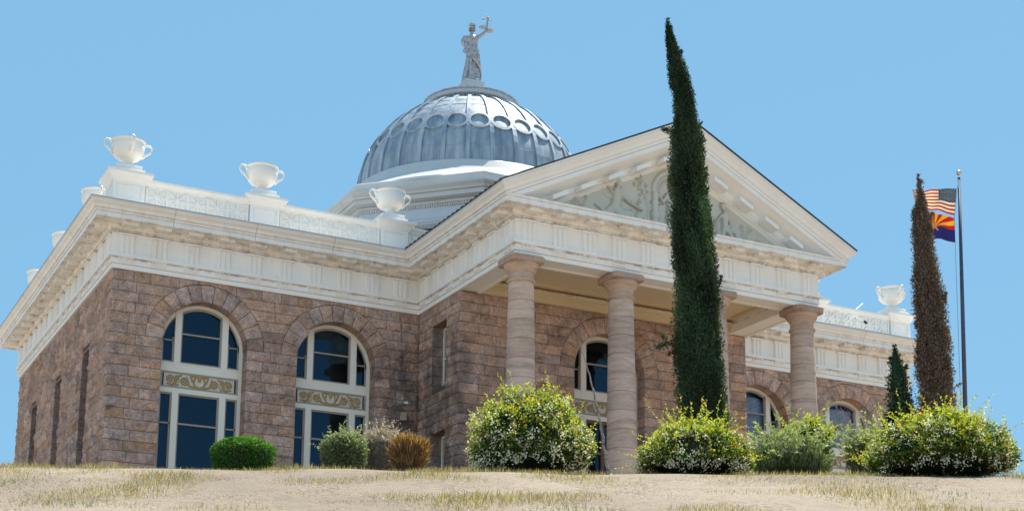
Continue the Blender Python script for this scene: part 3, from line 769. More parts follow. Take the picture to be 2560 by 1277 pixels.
mb = MB(); mb.box(W1-.3, -D2-.5, ZB, W1+PW+.3, -D1, -8.6); mb.box(W1+1.2, -D2-1.6, ZB, W1+PW-1.2, -D2-.5, -8.9); CP(mb, 'porch_floor', ROCK)

# ------------------------------------------------------------------ columns
def make_column(i):
    rng = random.Random(i*5+1); mb = MB(); n = 40
    zb = -8.45; z = -.78
    def rad(z): return .405+.09*min(1, (-.78-z)/5.5)**.9
    prof = []
    while z > zb:
        zn = max(zb, z-.62); k = rng.gauss(1, .075); mb.cur = (k*rng.uniform(.97, 1.04), k, k*rng.uniform(.97, 1.05))
        mb.lathe([(rad(z)-.03, z), (rad(z)-.004, z-.014), (rad(z-.2), z-.2), (rad(z-.4), z-.4), (rad(zn)-.004, zn+.014), (rad(zn)-.03, zn)], 0, 0, n); z = zn
    mb.cur = (.95, .95, .95); mb.lathe([(.50, -8.45), (.56, -8.5), (.58, -8.56), (.58, -8.6)], 0, 0, n)
    o = mb.build('column', CSTONE, None, smooth=True, autosmooth=True)
    c = MB(); k = rng.uniform(.78, .98); c.cur = (k*1.03, k*.98, k*.93)
    c.lathe([(.40, -.80), (.45, -.79), (.465, -.755), (.45, -.72), (.405, -.71), (.40, -.50), (.43, -.47), (.44, -.44), (.48, -.40), (.53, -.33), (.555, -.26), (.56, -.20)], 0, 0, n)
    h = .585; c.cur = (k*.9, k*.84, k*.8)
    # worn abacus
    P = []
    for zz, hh in ((-.205, h*.93), (-.18, h), (-.03, h+.01), (-.004, h-.01)):
        ringp = []
        for s in range(32):
            a = 2*PI*(s+.5)/32; cs, sn = math.cos(a), math.sin(a); m_ = max(abs(cs), abs(sn)); rr_ = hh/m_; rr_ = min(rr_, hh*(1.36 if i in (1, 2) else 1.28))
            rr_ += .02*noise.noise(Vector((cs*3+i*7, sn*3, zz*9))); ringp.append((rr_*cs, rr_*sn, zz))
        ringp.append(ringp[0]); P.append(ringp)
    c.grid(P); b = len(c.v); ctr = c.vert((0, 0, -.205)); 
    c.f += [[b-132+q, b-132+q+1, ctr] for q in range(32)]
    c.build('capital', CSTONE, o, smooth=True, autosmooth=True)
    o.location = (11.20+3.667*i-XC, -7.02-YC, -ZB); o.parent = court
for i in range(4): make_column(i)

# ------------------------------------------------------------------ parapet, pedestals, urns
def lattice(mb, x0, x1, n, y, z0=2.30, z1=2.93):
    # local: along x, face toward -y
    cw = (x1-x0)/n
    for k in range(n+1): mb.box(x0+k*cw-.04, y-.062, z0, x0+k*cw+.04, y, z1)
    for k in range(n):
        cx = x0+(k+.5)*cw; cz = (z0+z1)/2
        for a in (0, 45, 90, 135):
            an = R_(a); hl = (cw/2-.03) if a == 0 else ((z1-z0)/2 if a == 90 else min(cw/2-.03, (z1-z0)/2)*1.32); 
            dx, dz = math.cos(an), math.sin(an); w_ = .028; t_ = .05+.002*a/45
            pts = [(cx+dx*hl-dz*w_, cz+dz*hl+dx*w_), (cx+dx*hl+dz*w_, cz+dz*hl-dx*w_), (cx-dx*hl+dz*w_, cz-dz*hl-dx*w_), (cx-dx*hl-dz*w_, cz-dz*hl+dx*w_)]
            f0 = [mb.vert((p[0], y-t_, p[1])) for p in pts]; f1 = [mb.vert((p[0], y, p[1])) for p in pts]
            mb.f += [f0]+[[f0[i], f0[(i+1) % 4], f1[(i+1) % 4], f1[i]] for i in range(4)]
        c0 = len(mb.v); mb.tube([(cx, y-.066, cz), (cx, y, cz)], .075, 10)
def parapet(a, b, n, org, rz):
    """wall run from a to b (local x), local -y outward"""
    root = MB(); root.box(a, .13, 1.9, b, .33, 2.95)
    root.box(a, .09, 1.9, b, .13, 2.27)
    pr = [(.13, 2.93), (.07, 2.96), (.06, 3.0), (.00, 3.08), (-.02, 3.09), (-.02, 3.16), (.35, 3.19)]
    root.grid([[(a, y, z) for y, z in pr], [(b, y, z) for y, z in pr]])
    if n: lattice(root, a+.08, b-.08, n, .13)
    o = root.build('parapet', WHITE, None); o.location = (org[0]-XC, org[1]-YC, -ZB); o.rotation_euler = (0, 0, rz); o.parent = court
    return o
parapet(.93, 4.51, 5, (0, 0), 0); parapet(5.55, 9.30, 5, (0, 0), 0); parapet(10.34, 11.9, 2, (0, 0), 0)
parapet(WT-4.51, WT-.93, 5, (0, 0), 0); parapet(WT-9.30, WT-5.55, 5, (0, 0), 0)
YP = [5.6, 10.85, 16.1]
for a, b in ((1.04, YP[0]-.52), (YP[0]+.52, YP[1]-.52), (YP[1]+.52, YP[2]-.52)):
    parapet(-b, -a, 6, (0, 0), -PI/2); parapet(a, b, 6, (WT, 0), PI/2)
mb = MB(); mb.box(.9, L-.4, 1.9, WT-.9, L-.15, 3.1); CP(mb, 'rear_parapet', WHITE)
def pedestal(x, y):
    mb = MB(); h = .52; t = .085
    mb.box(-h-.05, -h-.05, 1.93, h+.05, h+.05, 2.28); mb.box(-h-.02, -h-.02, 2.28, h+.02, h+.02, 2.33)
    mb.box(-h+.03, -h+.03, 2.33, h-.03, h-.03, 3.0)
    for s in (-1, 1):
        for ax in (0, 1):
            def bx(u0, z0, u1, z1, d0, d1):
                lo, hi = sorted((s*(h-d0), s*(h-d1)))
                if ax == 0: mb.box(u0, lo, z0, u1, hi, z1)
                else: mb.box(lo, u0, z0, hi, u1, z1)
            e = h if ax == 0 else h-.03
            bx(-e, 2.33, -h+t+.02, 3.0, 0, .03); bx(h-t-.02, 2.33, e, 3.0, 0, .03)
            bx(-h+t+.02, 2.33, h-t-.02, 2.40, 0, .03); bx(-h+t+.02, 2.89, h-t-.02, 3.0, 0, .03)
            # inner panel moulding
            bx(-h+t+.06, 2.44, h-t-.06, 2.465, .012, .03); bx(-h+t+.06, 2.83, h-t-.06, 2.855, .012, .03)
            bx(-h+t+.06, 2.465, -h+t+.085, 2.83, .012, .03); bx(h-t-.085, 2.465, h-t-.06, 2.83, .012, .03)
    def sq(pr):
        b = len(mb.v)
        for r, z in pr:
            for sx, sy in ((-1, -1), (1, -1), (1, 1), (-1, 1)): mb.vert((sx*r, sy*r, z))
        for j in range(len(pr)-1):
            for k in range(4): mb.f.append([b+j*4+k, b+j*4+(k+1) % 4, b+(j+1)*4+(k+1) % 4, b+(j+1)*4+k])
        mb.f.append([b+(len(pr)-1)*4+k for k in range(4)])
    sq([(.5, 2.97), (.55, 2.985), (.57, 3.03), (.59, 3.05), (.62, 3.10), (.69, 3.17), (.73, 3.20), (.745, 3.21), (.745, 3.29), (.5, 3.31)])
    sq([(.50, 3.30), (.50, 3.44), (.48, 3.45), (.42, 3.46), (.42, 3.59), (.40, 3.605), (.1, 3.61)])
    o = mb.build('pedestal', WHITE, None); o.location = (x-XC, y-YC, -ZB); o.parent = court
def make_urn(four):
    root = empty('urn')
    mb = MB()
    mb.lathe([(.34, 3.61), (.345, 3.66), (.33, 3.69), (.24, 3.71), (.185, 3.76), (.17, 3.82), (.18, 3.87), (.215, 3.89), (.22, 3.91), (.30, 3.92), (.40, 3.97), (.475, 4.06), (.52, 4.18), (.535, 4.30), (.53, 4.40), (.515, 4.435), (.50, 4.44), (.50, 4.455), (.545, 4.48), (.565, 4.50), (.565, 4.53), (.53, 4.545), (.49, 4.52), (.46, 4.36), (.3, 4.2), (.0, 4.15)], 0, 0, 44)
    mb.build('bowl', URNW, root, smooth=True, autosmooth=True)
    for a in ((0, 90, 180, 270) if four else (0, 180)):
        h = MB(); pts = [(.50, 4.43), (.56, 4.48), (.63, 4.52), (.70, 4.525), (.755, 4.48), (.775, 4.40), (.75, 4.31), (.69, 4.24), (.61, 4.19), (.54, 4.13), (.47, 4.05)]
        c, s_ = math.cos(R_(a)), math.sin(R_(a))
        h.tube([(x*c, x*s_, z) for x, z in pts], [.05, .048, .044, .042, .042, .042, .044, .048, .052, .056, .056], 10, .85)
        h.build('handle', URNW, root, smooth=True)
    return root
u4 = make_urn(True); u2 = make_urn(False)
used = {}
PED = [(.41, .52, True, 'white four-handled urn on the pedestal at the building\'s left front corner', 0),
       (5.03, .52, False, 'white two-handled urn on the middle pedestal of the left wing', 0),
       (9.82, .52, False, 'white two-handled urn on the pedestal next to the dome\'s left foot', 0),
       (WT-.41, .52, True, 'white four-handled urn on the far right corner pedestal, beside the brown cypress', 0),
       (.52, YP[0], False, 'white urn half hidden behind the left cornice, topmost of those down the left edge', 1),
       (.52, YP[1], False, 'white urn half hidden behind the left cornice, second down the left edge', 1),
       (.52, YP[2], False, 'white urn half hidden behind the left cornice, lowest and farthest down the left edge', 1),
       (WT-5.03, .52, False, 'white urn peeking just right of the portico gable, mostly hidden', 0),]
for (x, y, four, lb, rot) in PED:
    pedestal(x, y)
    src = u4 if four else u2
    o = src if src.name not in used else cptree(src)
    used[src.name] = 1
    o.location = (x, y, 0); o.rotation_euler = (0, 0, PI/2 if rot else 0); tag(o, lb, 'urn', 'white urns on the parapet pedestals')
pedestal(WT-9.82, .52)
for y in YP: pedestal(WT-.52, y)

# ------------------------------------------------------------------ drum and dome
DR, DZ, DH = 4.80, 8.0, 4.4
OA = [R_(a_) for k_ in range(4) for a_ in (90*k_+21, 90*k_+69)]
def octo(mb, prof):
    b = len(mb.v); m = len(prof)
    for a_ in OA:
        for r, z in prof: mb.vert((XC+r*math.cos(a_), YC+r*math.sin(a_), z))
    for i in range(8):
        i2 = (i+1) % 8
        for j in range(m-1): mb.f.append([b+i*m+j, b+i2*m+j, b+i2*m+j+1, b+i*m+j+1])
mb = MB(); octo(mb, [(6.20, 1.9), (6.20, 5.00), (6.30, 5.00), (6.34, 5.07), (6.38, 5.10), (6.38, 5.18), (6.27, 5.24), (6.25, 5.24), (6.25, 5.80)]); drum = CP(mb, 'drum', DRUMG)
mb = MB()
for k in range(8):
    c0 = (math.cos(OA[k]), math.sin(OA[k])); a_n = OA[(k+1) % 8]; c1 = (math.cos(a_n), math.sin(a_n)); L_e = math.hypot(c1[0]-c0[0], c1[1]-c0[1]); e_ = ((c1[0]-c0[0])/L_e, (c1[1]-c0[1])/L_e); nn = (e_[1], -e_[0])
    for (Rr, z, h, sp) in ((6.21, 4.995, .08, .085), (6.26, 5.80, .10, .10)):
        n = int(Rr*L_e/sp)
        for q in range(n):
            t = (q+.5)/n; x = XC+Rr*(c0[0]+(c1[0]-c0[0])*t); y = YC+Rr*(c0[1]+(c1[1]-c0[1])*t); s_ = sp*.3
            P = [(x-e_[0]*s_, y-e_[1]*s_), (x+e_[0]*s_, y+e_[1]*s_), (x+e_[0]*s_+nn[0]*.06, y+e_[1]*s_+nn[1]*.06), (x-e_[0]*s_+nn[0]*.06, y-e_[1]*s_+nn[1]*.06)]
            lo = [mb.vert((*p, z-h)) for p in P]; hi = [mb.vert((*p, z)) for p in P]
            mb.f += [lo[::-1], hi]+[[lo[i], lo[(i+1) % 4], hi[(i+1) % 4], hi[i]] for i in range(4)]
tag(CP(mb, 'dentils', DRUMW, drum), kind='stuff')
mb = MB(); octo(mb, [(6.25, 5.79), (6.36, 5.83), (6.36, 5.93), (6.30, 5.935), (6.30, 5.95), (6.62, 6.0), (6.62, 6.17), (6.58, 6.18), (6.58, 6.20), (6.66, 6.21), (6.70, 6.26), (6.70, 6.30), (6.66, 6.31), (6.74, 6.38), (6.80, 6.42), (6.80, 6.48), (6.5, 6.52)]); CP(mb, 'drum_cornice', SOOTY)
mb = MB(); octo(mb, [(6.56, 6.48), (6.56, 6.86), (6.50, 6.90), (5.75, 6.98)])
mb.lathe([(6.04, 6.80), (6.02, 6.92), (5.80, 7.08), (5.50, 7.32), (5.34, 7.48), (5.30, 7.56), (5.14, 7.60), (5.10, 7.64), (5.06, 7.90), (4.98, 7.98), (4.7, 8.03)], XC, YC, 96); CP(mb, 'dome_base', DRUMW, autosmooth=True, smooth=True)
for k in range(8):          # small square window in each drum face
    a = R_(45*k); mb = MB(); d = 6.20*math.cos(R_(21) if k % 2 == 0 else R_(24))
    def q(t, o, z): return (XC+(d+o)*math.cos(a)-t*math.sin(a), YC+(d+o)*math.sin(a)+t*math.cos(a), z)
    for t0, t1, z0, z1 in ((-.5, .5, 4.05, 4.15), (-.5, .5, 4.75, 4.85), (-.5, -.4, 4.15, 4.75), (.4, .5, 4.15, 4.75), (-.04, .04, 4.15, 4.75)):
        b = [mb.vert(q(t, o_, z)) for t, o_, z in ((t0, -.02, z0), (t1, -.02, z0), (t1, .05, z0), (t0, .05, z0), (t0, -.02, z1), (t1, -.02, z1), (t1, .05, z1), (t0, .05, z1))]
        mb.f += [[b[i] for i in f] for f in ((0, 3, 2, 1), (4, 5, 6, 7), (0, 1, 5, 4), (1, 2, 6, 5), (2, 3, 7, 6), (3, 0, 4, 7))]
    wv = CP(mb, 'drum_window', DARKROOF)
    pn = MB(); pn.quad(q(-.4, .012, 4.15), q(.4, .012, 4.15), q(.4, .012, 4.75), q(-.4, .012, 4.75)); CP(pn, 'pane', BLACK, wv)
def dp(phi, az, off=0.0):      # point on dome: phi latitude, az angle
    c, s = math.cos(phi), math.sin(phi); r = (DR)*c; z = DZ+DH*s
    nx_, nz_ = c/DR, s/DH; ln = math.hypot(nx_, nz_); nx_, nz_ = nx_/ln, nz_/ln
    return (XC+(r+off*nx_)*math.cos(az), YC+(r+off*nx_)*math.sin(az), z+off*nz_)
PHT = math.acos(1.86/DR); NR = 30; FACE = -PI/2-R_(25.66)
def circ_az(k): return FACE+R_(4.8)+2*PI*k/NR       # circle centres; ribs half way
mb = MB(); NA, NP = 300, 30
P = [[dp(PHT*j/NP, 2*PI*i/NA, .012*noise.noise(Vector((math.cos(2*PI*i/NA)*7, math.sin(2*PI*i/NA)*7, j*.45)))) for j in range(NP+1)] for i in range(NA+1)]
mb.grid(P); dome = CP(mb, 'dome', DOME, smooth=True)
PC = math.asin((9.90-DZ)/DH)
th = .085
def strip(mb, pts_l, pts_r, th_):
    """raised band between two (phi,az) curves"""
    A = [dp(p, a, -.01) for p, a in pts_l]; B = [dp(p, a, th_) for p, a in pts_l]; C_ = [dp(p, a, th_) for p, a in pts_r]; D = [dp(p, a, -.01) for p, a in pts_r]
    mb.grid([A, B, C_, D])
for k in range(NR):
    mb = MB(); az = circ_az(k)+PI/NR; N = 16
    ph0, ph1 = 0, PHT
    l, r = [], []
    for j in range(N+1):
        p = PHT*j/N; rr_ = DR*math.cos(p); hw = .088 if p < PC else .062+.026*(1-(p-PC)/(PHT-PC)); l.append((p, az-hw/rr_)); r.append((p, az+hw/rr_))
    strip(mb, l, r, .07); CP(mb, 'rib', RIBM, dome)
    mb = MB(); N = 30; ro, ri = .47, .36; az = circ_az(k); rc = DR*math.cos(PC); drs = math.hypot(DR*math.sin(PC), DH*math.cos(PC))
    def cc(r_, a): return (PC+r_*math.sin(a)/drs, az+r_*math.cos(a)/rc)
    l = [cc(ro, 2*PI*q/N) for q in range(N+1)]; r = [cc(ri, 2*PI*q/N) for q in range(N+1)]
    strip(mb, l, r, .075); CP(mb, 'roundel', RIBM, dome)
# sheet seams running round under the ribs
for ph in (.16, .72, .86):
    mb = MB(); N = 240; ww = [.015*noise.noise(Vector((math.cos(2*PI*q/N)*6, math.sin(2*PI*q/N)*6, ph*9))) for q in range(N)]; ww.append(ww[0])
    mb.grid([[dp(ph+ww[q], 2*PI*q/N, .005), dp(ph+ww[q]+.003, 2*PI*q/N, .018), dp(ph+ww[q]+.006, 2*PI*q/N, .005)] for q in range(N+1)])
    CP(mb, 'seam', RINGM, dome)
zt = DZ+DH*math.sin(PHT)
mb = MB(); mb.lathe([(1.8, zt-.08), (1.86, zt-.02), (1.88, zt+.0), (1.88, zt+.05), (1.98, zt+.08), (2.03, zt+.12), (2.03, zt+.30), (2.07, zt+.33), (2.08, zt+.37), (2.02, zt+.40), (1.3, zt+.46), (.6, zt+.5)], XC, YC, 72); top = CP(mb, 'dome_crown_ring', RINGM, smooth=True, autosmooth=True)
mb = MB()
for k in range(60):
    a = 2*PI*k/60; c, s = math.cos(a), math.sin(a); e = .05
    P = [(1.84, -e), (1.97, -e), (1.97, e), (1.84, e)]; lo = [mb.vert((XC+r*c-t*s, YC+r*s+t*c, zt-.05)) for r, t in P]; hi = [mb.vert((XC+r*c-t*s, YC+r*s+t*c, zt+.07)) for r, t in P]
    mb.f += [lo[::-1], hi]+[[lo[i], lo[(i+1) % 4], hi[(i+1) % 4], hi[i]] for i in range(4)]
CP(mb, 'dentils', DOME, top)
mb = MB(); NA = 440; G = []
for q in range(NA+1):
    a = 2*PI*q/NA; u = (q % 10)/10; row = []
    for j in range(9):
        v = j/8; h = .03*max(0, 1-((u-.5)/.32)**2-((v-.45)/.45)**2)**.5+.018*(abs(u-.5) > .44 and .15 < v < .85); r = 2.032+h; row.append((XC+r*math.cos(a), YC+r*math.sin(a), zt+.13+.16*v))
    G.append(row)
mb.grid(G); CP(mb, 'palmette_band', DRUMG, top)
# sloped plinth for the statue
mb = MB(); zz = zt+.40
pr = [(.66, zz-.1), (.66, zz+.62), (.60, zz+.66), (.50, zz+.68), (.49, zz+.92), (.53, zz+.94), (.53, zz+1.02), (.1, zz+1.02)]
mb.lathe([(r*1.2, z) for r, z in pr], XC, YC, 4, PI/4); CP(mb, 'statue_plinth', DRUMG)
ZST = zz+1.02

# ------------------------------------------------------------------ statue
def statue():
    root = empty('statue', (XC, YC, ZST), R_(-12))
    tag(root, 'silvery statue of a robed woman holding scales and sword on the dome', 'statue')
    root.scale = (1.02, 1.02, 1.10); mb = MB()
    # body of revolution-like robe with folds
    prof = [(0, .34, .30), (.05, .37, .32), (.35, .35, .29), (.8, .31, .26), (1.15, .29, .24), (1.35, .27, .22), (1.5, .24, .19), (1.62, .225, .175), (1.75, .25, .19), (1.88, .275, .20), (1.98, .27, .17), (2.05, .21, .13), (2.10, .10, .095), (2.16, .075, .08)]
    n = 64; rows = []
    for (z, rx, ry) in prof:
        row = []
        for k in range(n+1):
            a = 2*PI*k/n; am = .035*max(0, 1-z/1.5)+.006
            fold = am*math.sin(a*13+z*1.1)+am*.6*math.sin(a*7-z*2.2+1)
            dx = .05*math.sin((z-.4)*2.1)*(1 if z < 1.6 else .3)
            row.append(((rx+fold)*math.cos(a)+dx, (ry+fold)*math.sin(a), z))
        rows.append(row)
    mb.grid(rows); b = len(mb.v); c = mb.vert((0, 0, 0)); mb.f += [[k, k+1, c] for k in range(n)]
    # draped overskirt, diagonal
    for q in range(7):
        t = q/6; pts = []
        for k in range(13):
            a = R_(-200+k*19); rad = .33+.015*q; z = 1.50-.02*q-(k/12)**1.4*(.35+.16*q); pts.append((rad*math.cos(a)*(1-.05*(z > 1.3)), rad*.86*math.sin(a), z))
        mb.tube(pts, [.03]*13, 6)
    # breasts, belt
    for s in (-1, 1): mb.tube([(s*.11, -.10, 1.86), (s*.11, -.17, 1.84), (s*.11, -.21, 1.82)], [.12, .09, .05], 10)
    mb.tube([(.24*math.cos(a), .19*math.sin(a), 1.60) for a in [k*PI/8 for k in range(17)]], .03, 6)
    # feet
    for s in (-1, 1): mb.tube([(s*.13, -.2, .06), (s*.15, -.36, .05), (s*.16, -.42, .03)], [.07, .06, .03], 8)
    # neck + head
    mb.tube([(0, 0, 2.05), (0, -.01, 2.2)], [.085, .075], 12)
    hd = [(.0, 2.18, .02), (.01, 2.2, .075), (.0, 2.25, .105), (-.01, 2.32, .125), (.0, 2.39, .12), (.01, 2.45, .08), (.01, 2.48, .02)]
    rows = [[(r*.86*math.cos(2*PI*k/18), y+r*1.02*math.sin(2*PI*k/18), z) for k in range(19)] for (y, z, r) in hd]; mb.grid(rows)
    mb.tube([(0, -.125, 2.36), (0, -.15, 2.31), (0, -.125, 2.30)], [.014, .022, .014], 6)        # nose
    mb.tube([(-.035, -.118, 2.265), (.035, -.118, 2.265)], .012, 6)                                # mouth
    for s in (-1, 1): mb.tube([(s*.02, -.122, 2.375), (s*.07, -.105, 2.375)], .012, 6)             # brows
    # her right arm bent at the waist, hand on sword hilt (screen left)
    mb.tube([(-.24, .0, 1.98), (-.34, .02, 1.78), (-.36, .0, 1.60), (-.30, -.14, 1.50), (-.18, -.26, 1.46)], [.10, .095, .08, .065, .05], 12)
    mb.tube([(-.27, .02, 2.0), (-.37, .03, 1.8), (-.38, .02, 1.64)], [.10, .115, .10], 10)
    mb.tube([(-.19, -.25, 1.46), (-.14, -.29, 1.46)], [.055, .05], 8)
    for k in range(4): mb.tube([(-.16, -.29, 1.50-.025*k), (-.11, -.315, 1.495-.025*k), (-.10, -.28, 1.49-.025*k)], [.016, .015, .012], 6)
    mb.tube([(-.17, -.27, 1.49), (-.15, -.30, 1.54), (-.13, -.31, 1.55)], [.018, .016, .012], 6)
    # her left arm raised, elbow out (screen right)
    mb.tube([(.21, .0, 1.98), (.36, .0, 2.10), (.56, .0, 2.28), (.62, .0, 2.36), (.65, .0, 2.55), (.68, .0, 2.78), (.69, -.0, 2.84)], [.10, .08, .062, .06, .055, .04, .045], 12)
    mb.tube([(.18, .0, 1.99), (.30, .0, 2.05)], [.11, .095], 10)
    mb.tube([(.69, 0, 2.83), (.69, 0, 2.92)], [.045, .05], 8)
    for k in range(4): mb.tube([(.66+.022*k, -.02, 2.90), (.66+.022*k, -.06, 2.94), (.66+.022*k, -.04, 2.975)], [.016, .015, .012], 6)
    mb.tube([(.655, -.01, 2.88), (.63, -.05, 2.93), (.65, -.07, 2.95)], [.016, .015, .012], 6)
    o = mb.build('body', STAT, root, smooth=True)
    md = o.modifiers.new('r', 'REMESH'); md.mode = 'VOXEL'; md.voxel_size = .014; md.use_smooth_shade = True
    ms = o.modifiers.new('s', 'SMOOTH'); ms.factor = .5; ms.iterations = 2
    dg = bpy.context.evaluated_depsgraph_get(); me = bpy.data.meshes.new_from_object(o.evaluated_get(dg)); o.modifiers.clear(); o.data = me
    me.polygons.foreach_set('use_smooth', [True]*len(me.polygons))
    # hair with crown
    h = MB()
    for k in range(26):
        a = 2*PI*k/26; 
        if -2.2 < (a-2*PI if a > PI else a) < -.95: zr = 2.43
        else: zr = 2.34
        h.tube([(.115*math.cos(a), .02+.125*math.sin(a), zr-.06*(a < PI)), (.12*math.cos(a), .02+.13*math.sin(a), zr+.05), (.07*math.cos(a), .02+.08*math.sin(a), 2.49)], [.032, .036, .03], 6)
    h.tube([(0, .1, 2.28), (0, .18, 2.26), (0, .2, 2.22)], [.06, .07, .04], 8)
    h.build('hair', STAT, root, smooth=True)
    c = MB()
    for k in range(11):
        a = R_(-175+k*17); c.tube([(.10*math.cos(a), .0+.11*math.sin(a), 2.46), (.125*math.cos(a), .0+.135*math.sin(a), 2.53), (.115*math.cos(a), .125*math.sin(a), 2.56)], [.03, .026, .012], 5)
    c.build('crown', RINGM, root)
    # balance: short beam in the hand and one pan hanging by the elbow
    s = MB(); s.tube([(.44, 0, 2.83), (.69, -.03, 2.87), (.90, 0, 2.80)], [.018, .02, .014], 6); s.tube([(.67, -.03, 2.87), (.645, -.03, 3.08)], [.016, .008], 6)
    s.tube([(.44, 0, 2.83), (.44, 0, 2.90)], [.03, .02], 6)
    s.tube([(.84, 0, 2.80), (.80, .05, 2.42)], .004, 5); s.tube([(.48, 0, 2.83), (.50, -.05, 2.46)], .004, 5)
    s.lathe([(.0, 2.39), (.13, 2.40), (.20, 2.43), (.205, 2.44), (.12, 2.415), (.0, 2.41)], .80, .12, 22); s.lathe([(.0, 2.42), (.12, 2.43), (.17, 2.46), (.175, 2.47), (.1, 2.44), (.0, 2.43)], .46, -.06, 22)
    s.build('scales', STAT, root, smooth=True)
    w_ = MB(); w_.tube([(-.13, -.32, 1.56), (-.13, -.33, 1.62)], [.03, .025], 8); w_.tube([(-.13, -.31, 1.42), (-.13, -.31, 1.58)], .02, 8)
    w_.tube([(-.36, -.30, 1.385), (-.13, -.32, 1.40), (.02, -.30, 1.415)], [.012, .03, .012], 6); w_.box(-.175, -.345, .02, -.085, -.325, 1.4)
    w_.build('sword', STAT, root)
statue()

# ------------------------------------------------------------------ ground
def gz(x, y):
    t_ = (x-CAM[0])*.4603+(y-CAM[1])*.8878
    pts = [(-4000, -17.3), (1.0, -17.3), (18.2, -12.15), (20.5, -11.75), (25, -11.2), (34, -10.6), (38, -10.4), (5000, -10.4)]
    for (a, za), (b, zb_) in zip(pts[:-1], pts[1:]):
        if t_ <= b: q = (t_-a)/(b-a); return za+(zb_-za)*q
    return -10.4
mb = MB()
xs = [-2500, -800, -300, -120]+list(np.linspace(-40, 50, 181))+[60, 75, 90]+[140, 300, 800, 2500]
ys = [-2500, -800, -300, -120, -80]+list(np.linspace(-50, -8, 105))+[0, 10, 20, 30]+[60, 120, 300, 800, 2500]
mb.grid([[(x, y, gz(x, y)+(.06*noise.noise(Vector((x*.7, y*.7, 0))) if abs(x) < 60 and -60 < y < -9 else 0)) for y in ys] for x in xs])
tag(mb.build('ground', GROUND, None, smooth=True), kind='structure')

# ------------------------------------------------------------------ pixel ray helper, used only to read sizes off the photo
def at(px, py, dist):
    d = f_+rr*(px-1278.04)/3819.834-uu*(py-1167.14)/3819.834; t = dist/math.hypot(d[0], d[1]); return CAM+d*t
def rnd(n, a, b): return np.random.uniform(a, b, n)
def unit(V): return V/np.maximum(1e-9, np.linalg.norm(V, axis=-1, keepdims=True))
def leaves(P, dirs, ln, wd, sideways=None):
    """quads (diamond-like) from base P along dirs"""
    n = len(P); up = unit(np.random.normal(size=(n, 3))) if sideways is None else sideways
    s = unit(np.cross(dirs, up)); ln = ln[:, None]; wd = wd[:, None]
    a = P; c = P+dirs*ln; m = P+dirs*ln*.45; b = m+s*wd*.5; d = m-s*wd*.5
    return np.stack([a, b, c, d], 1)
def vnoise(P, sc, seed=0):
    out = np.empty(len(P)); 
    for i, p in enumerate(P): out[i] = noise.noise(Vector((p[0]*sc+seed, p[1]*sc, p[2]*sc)))
    return out

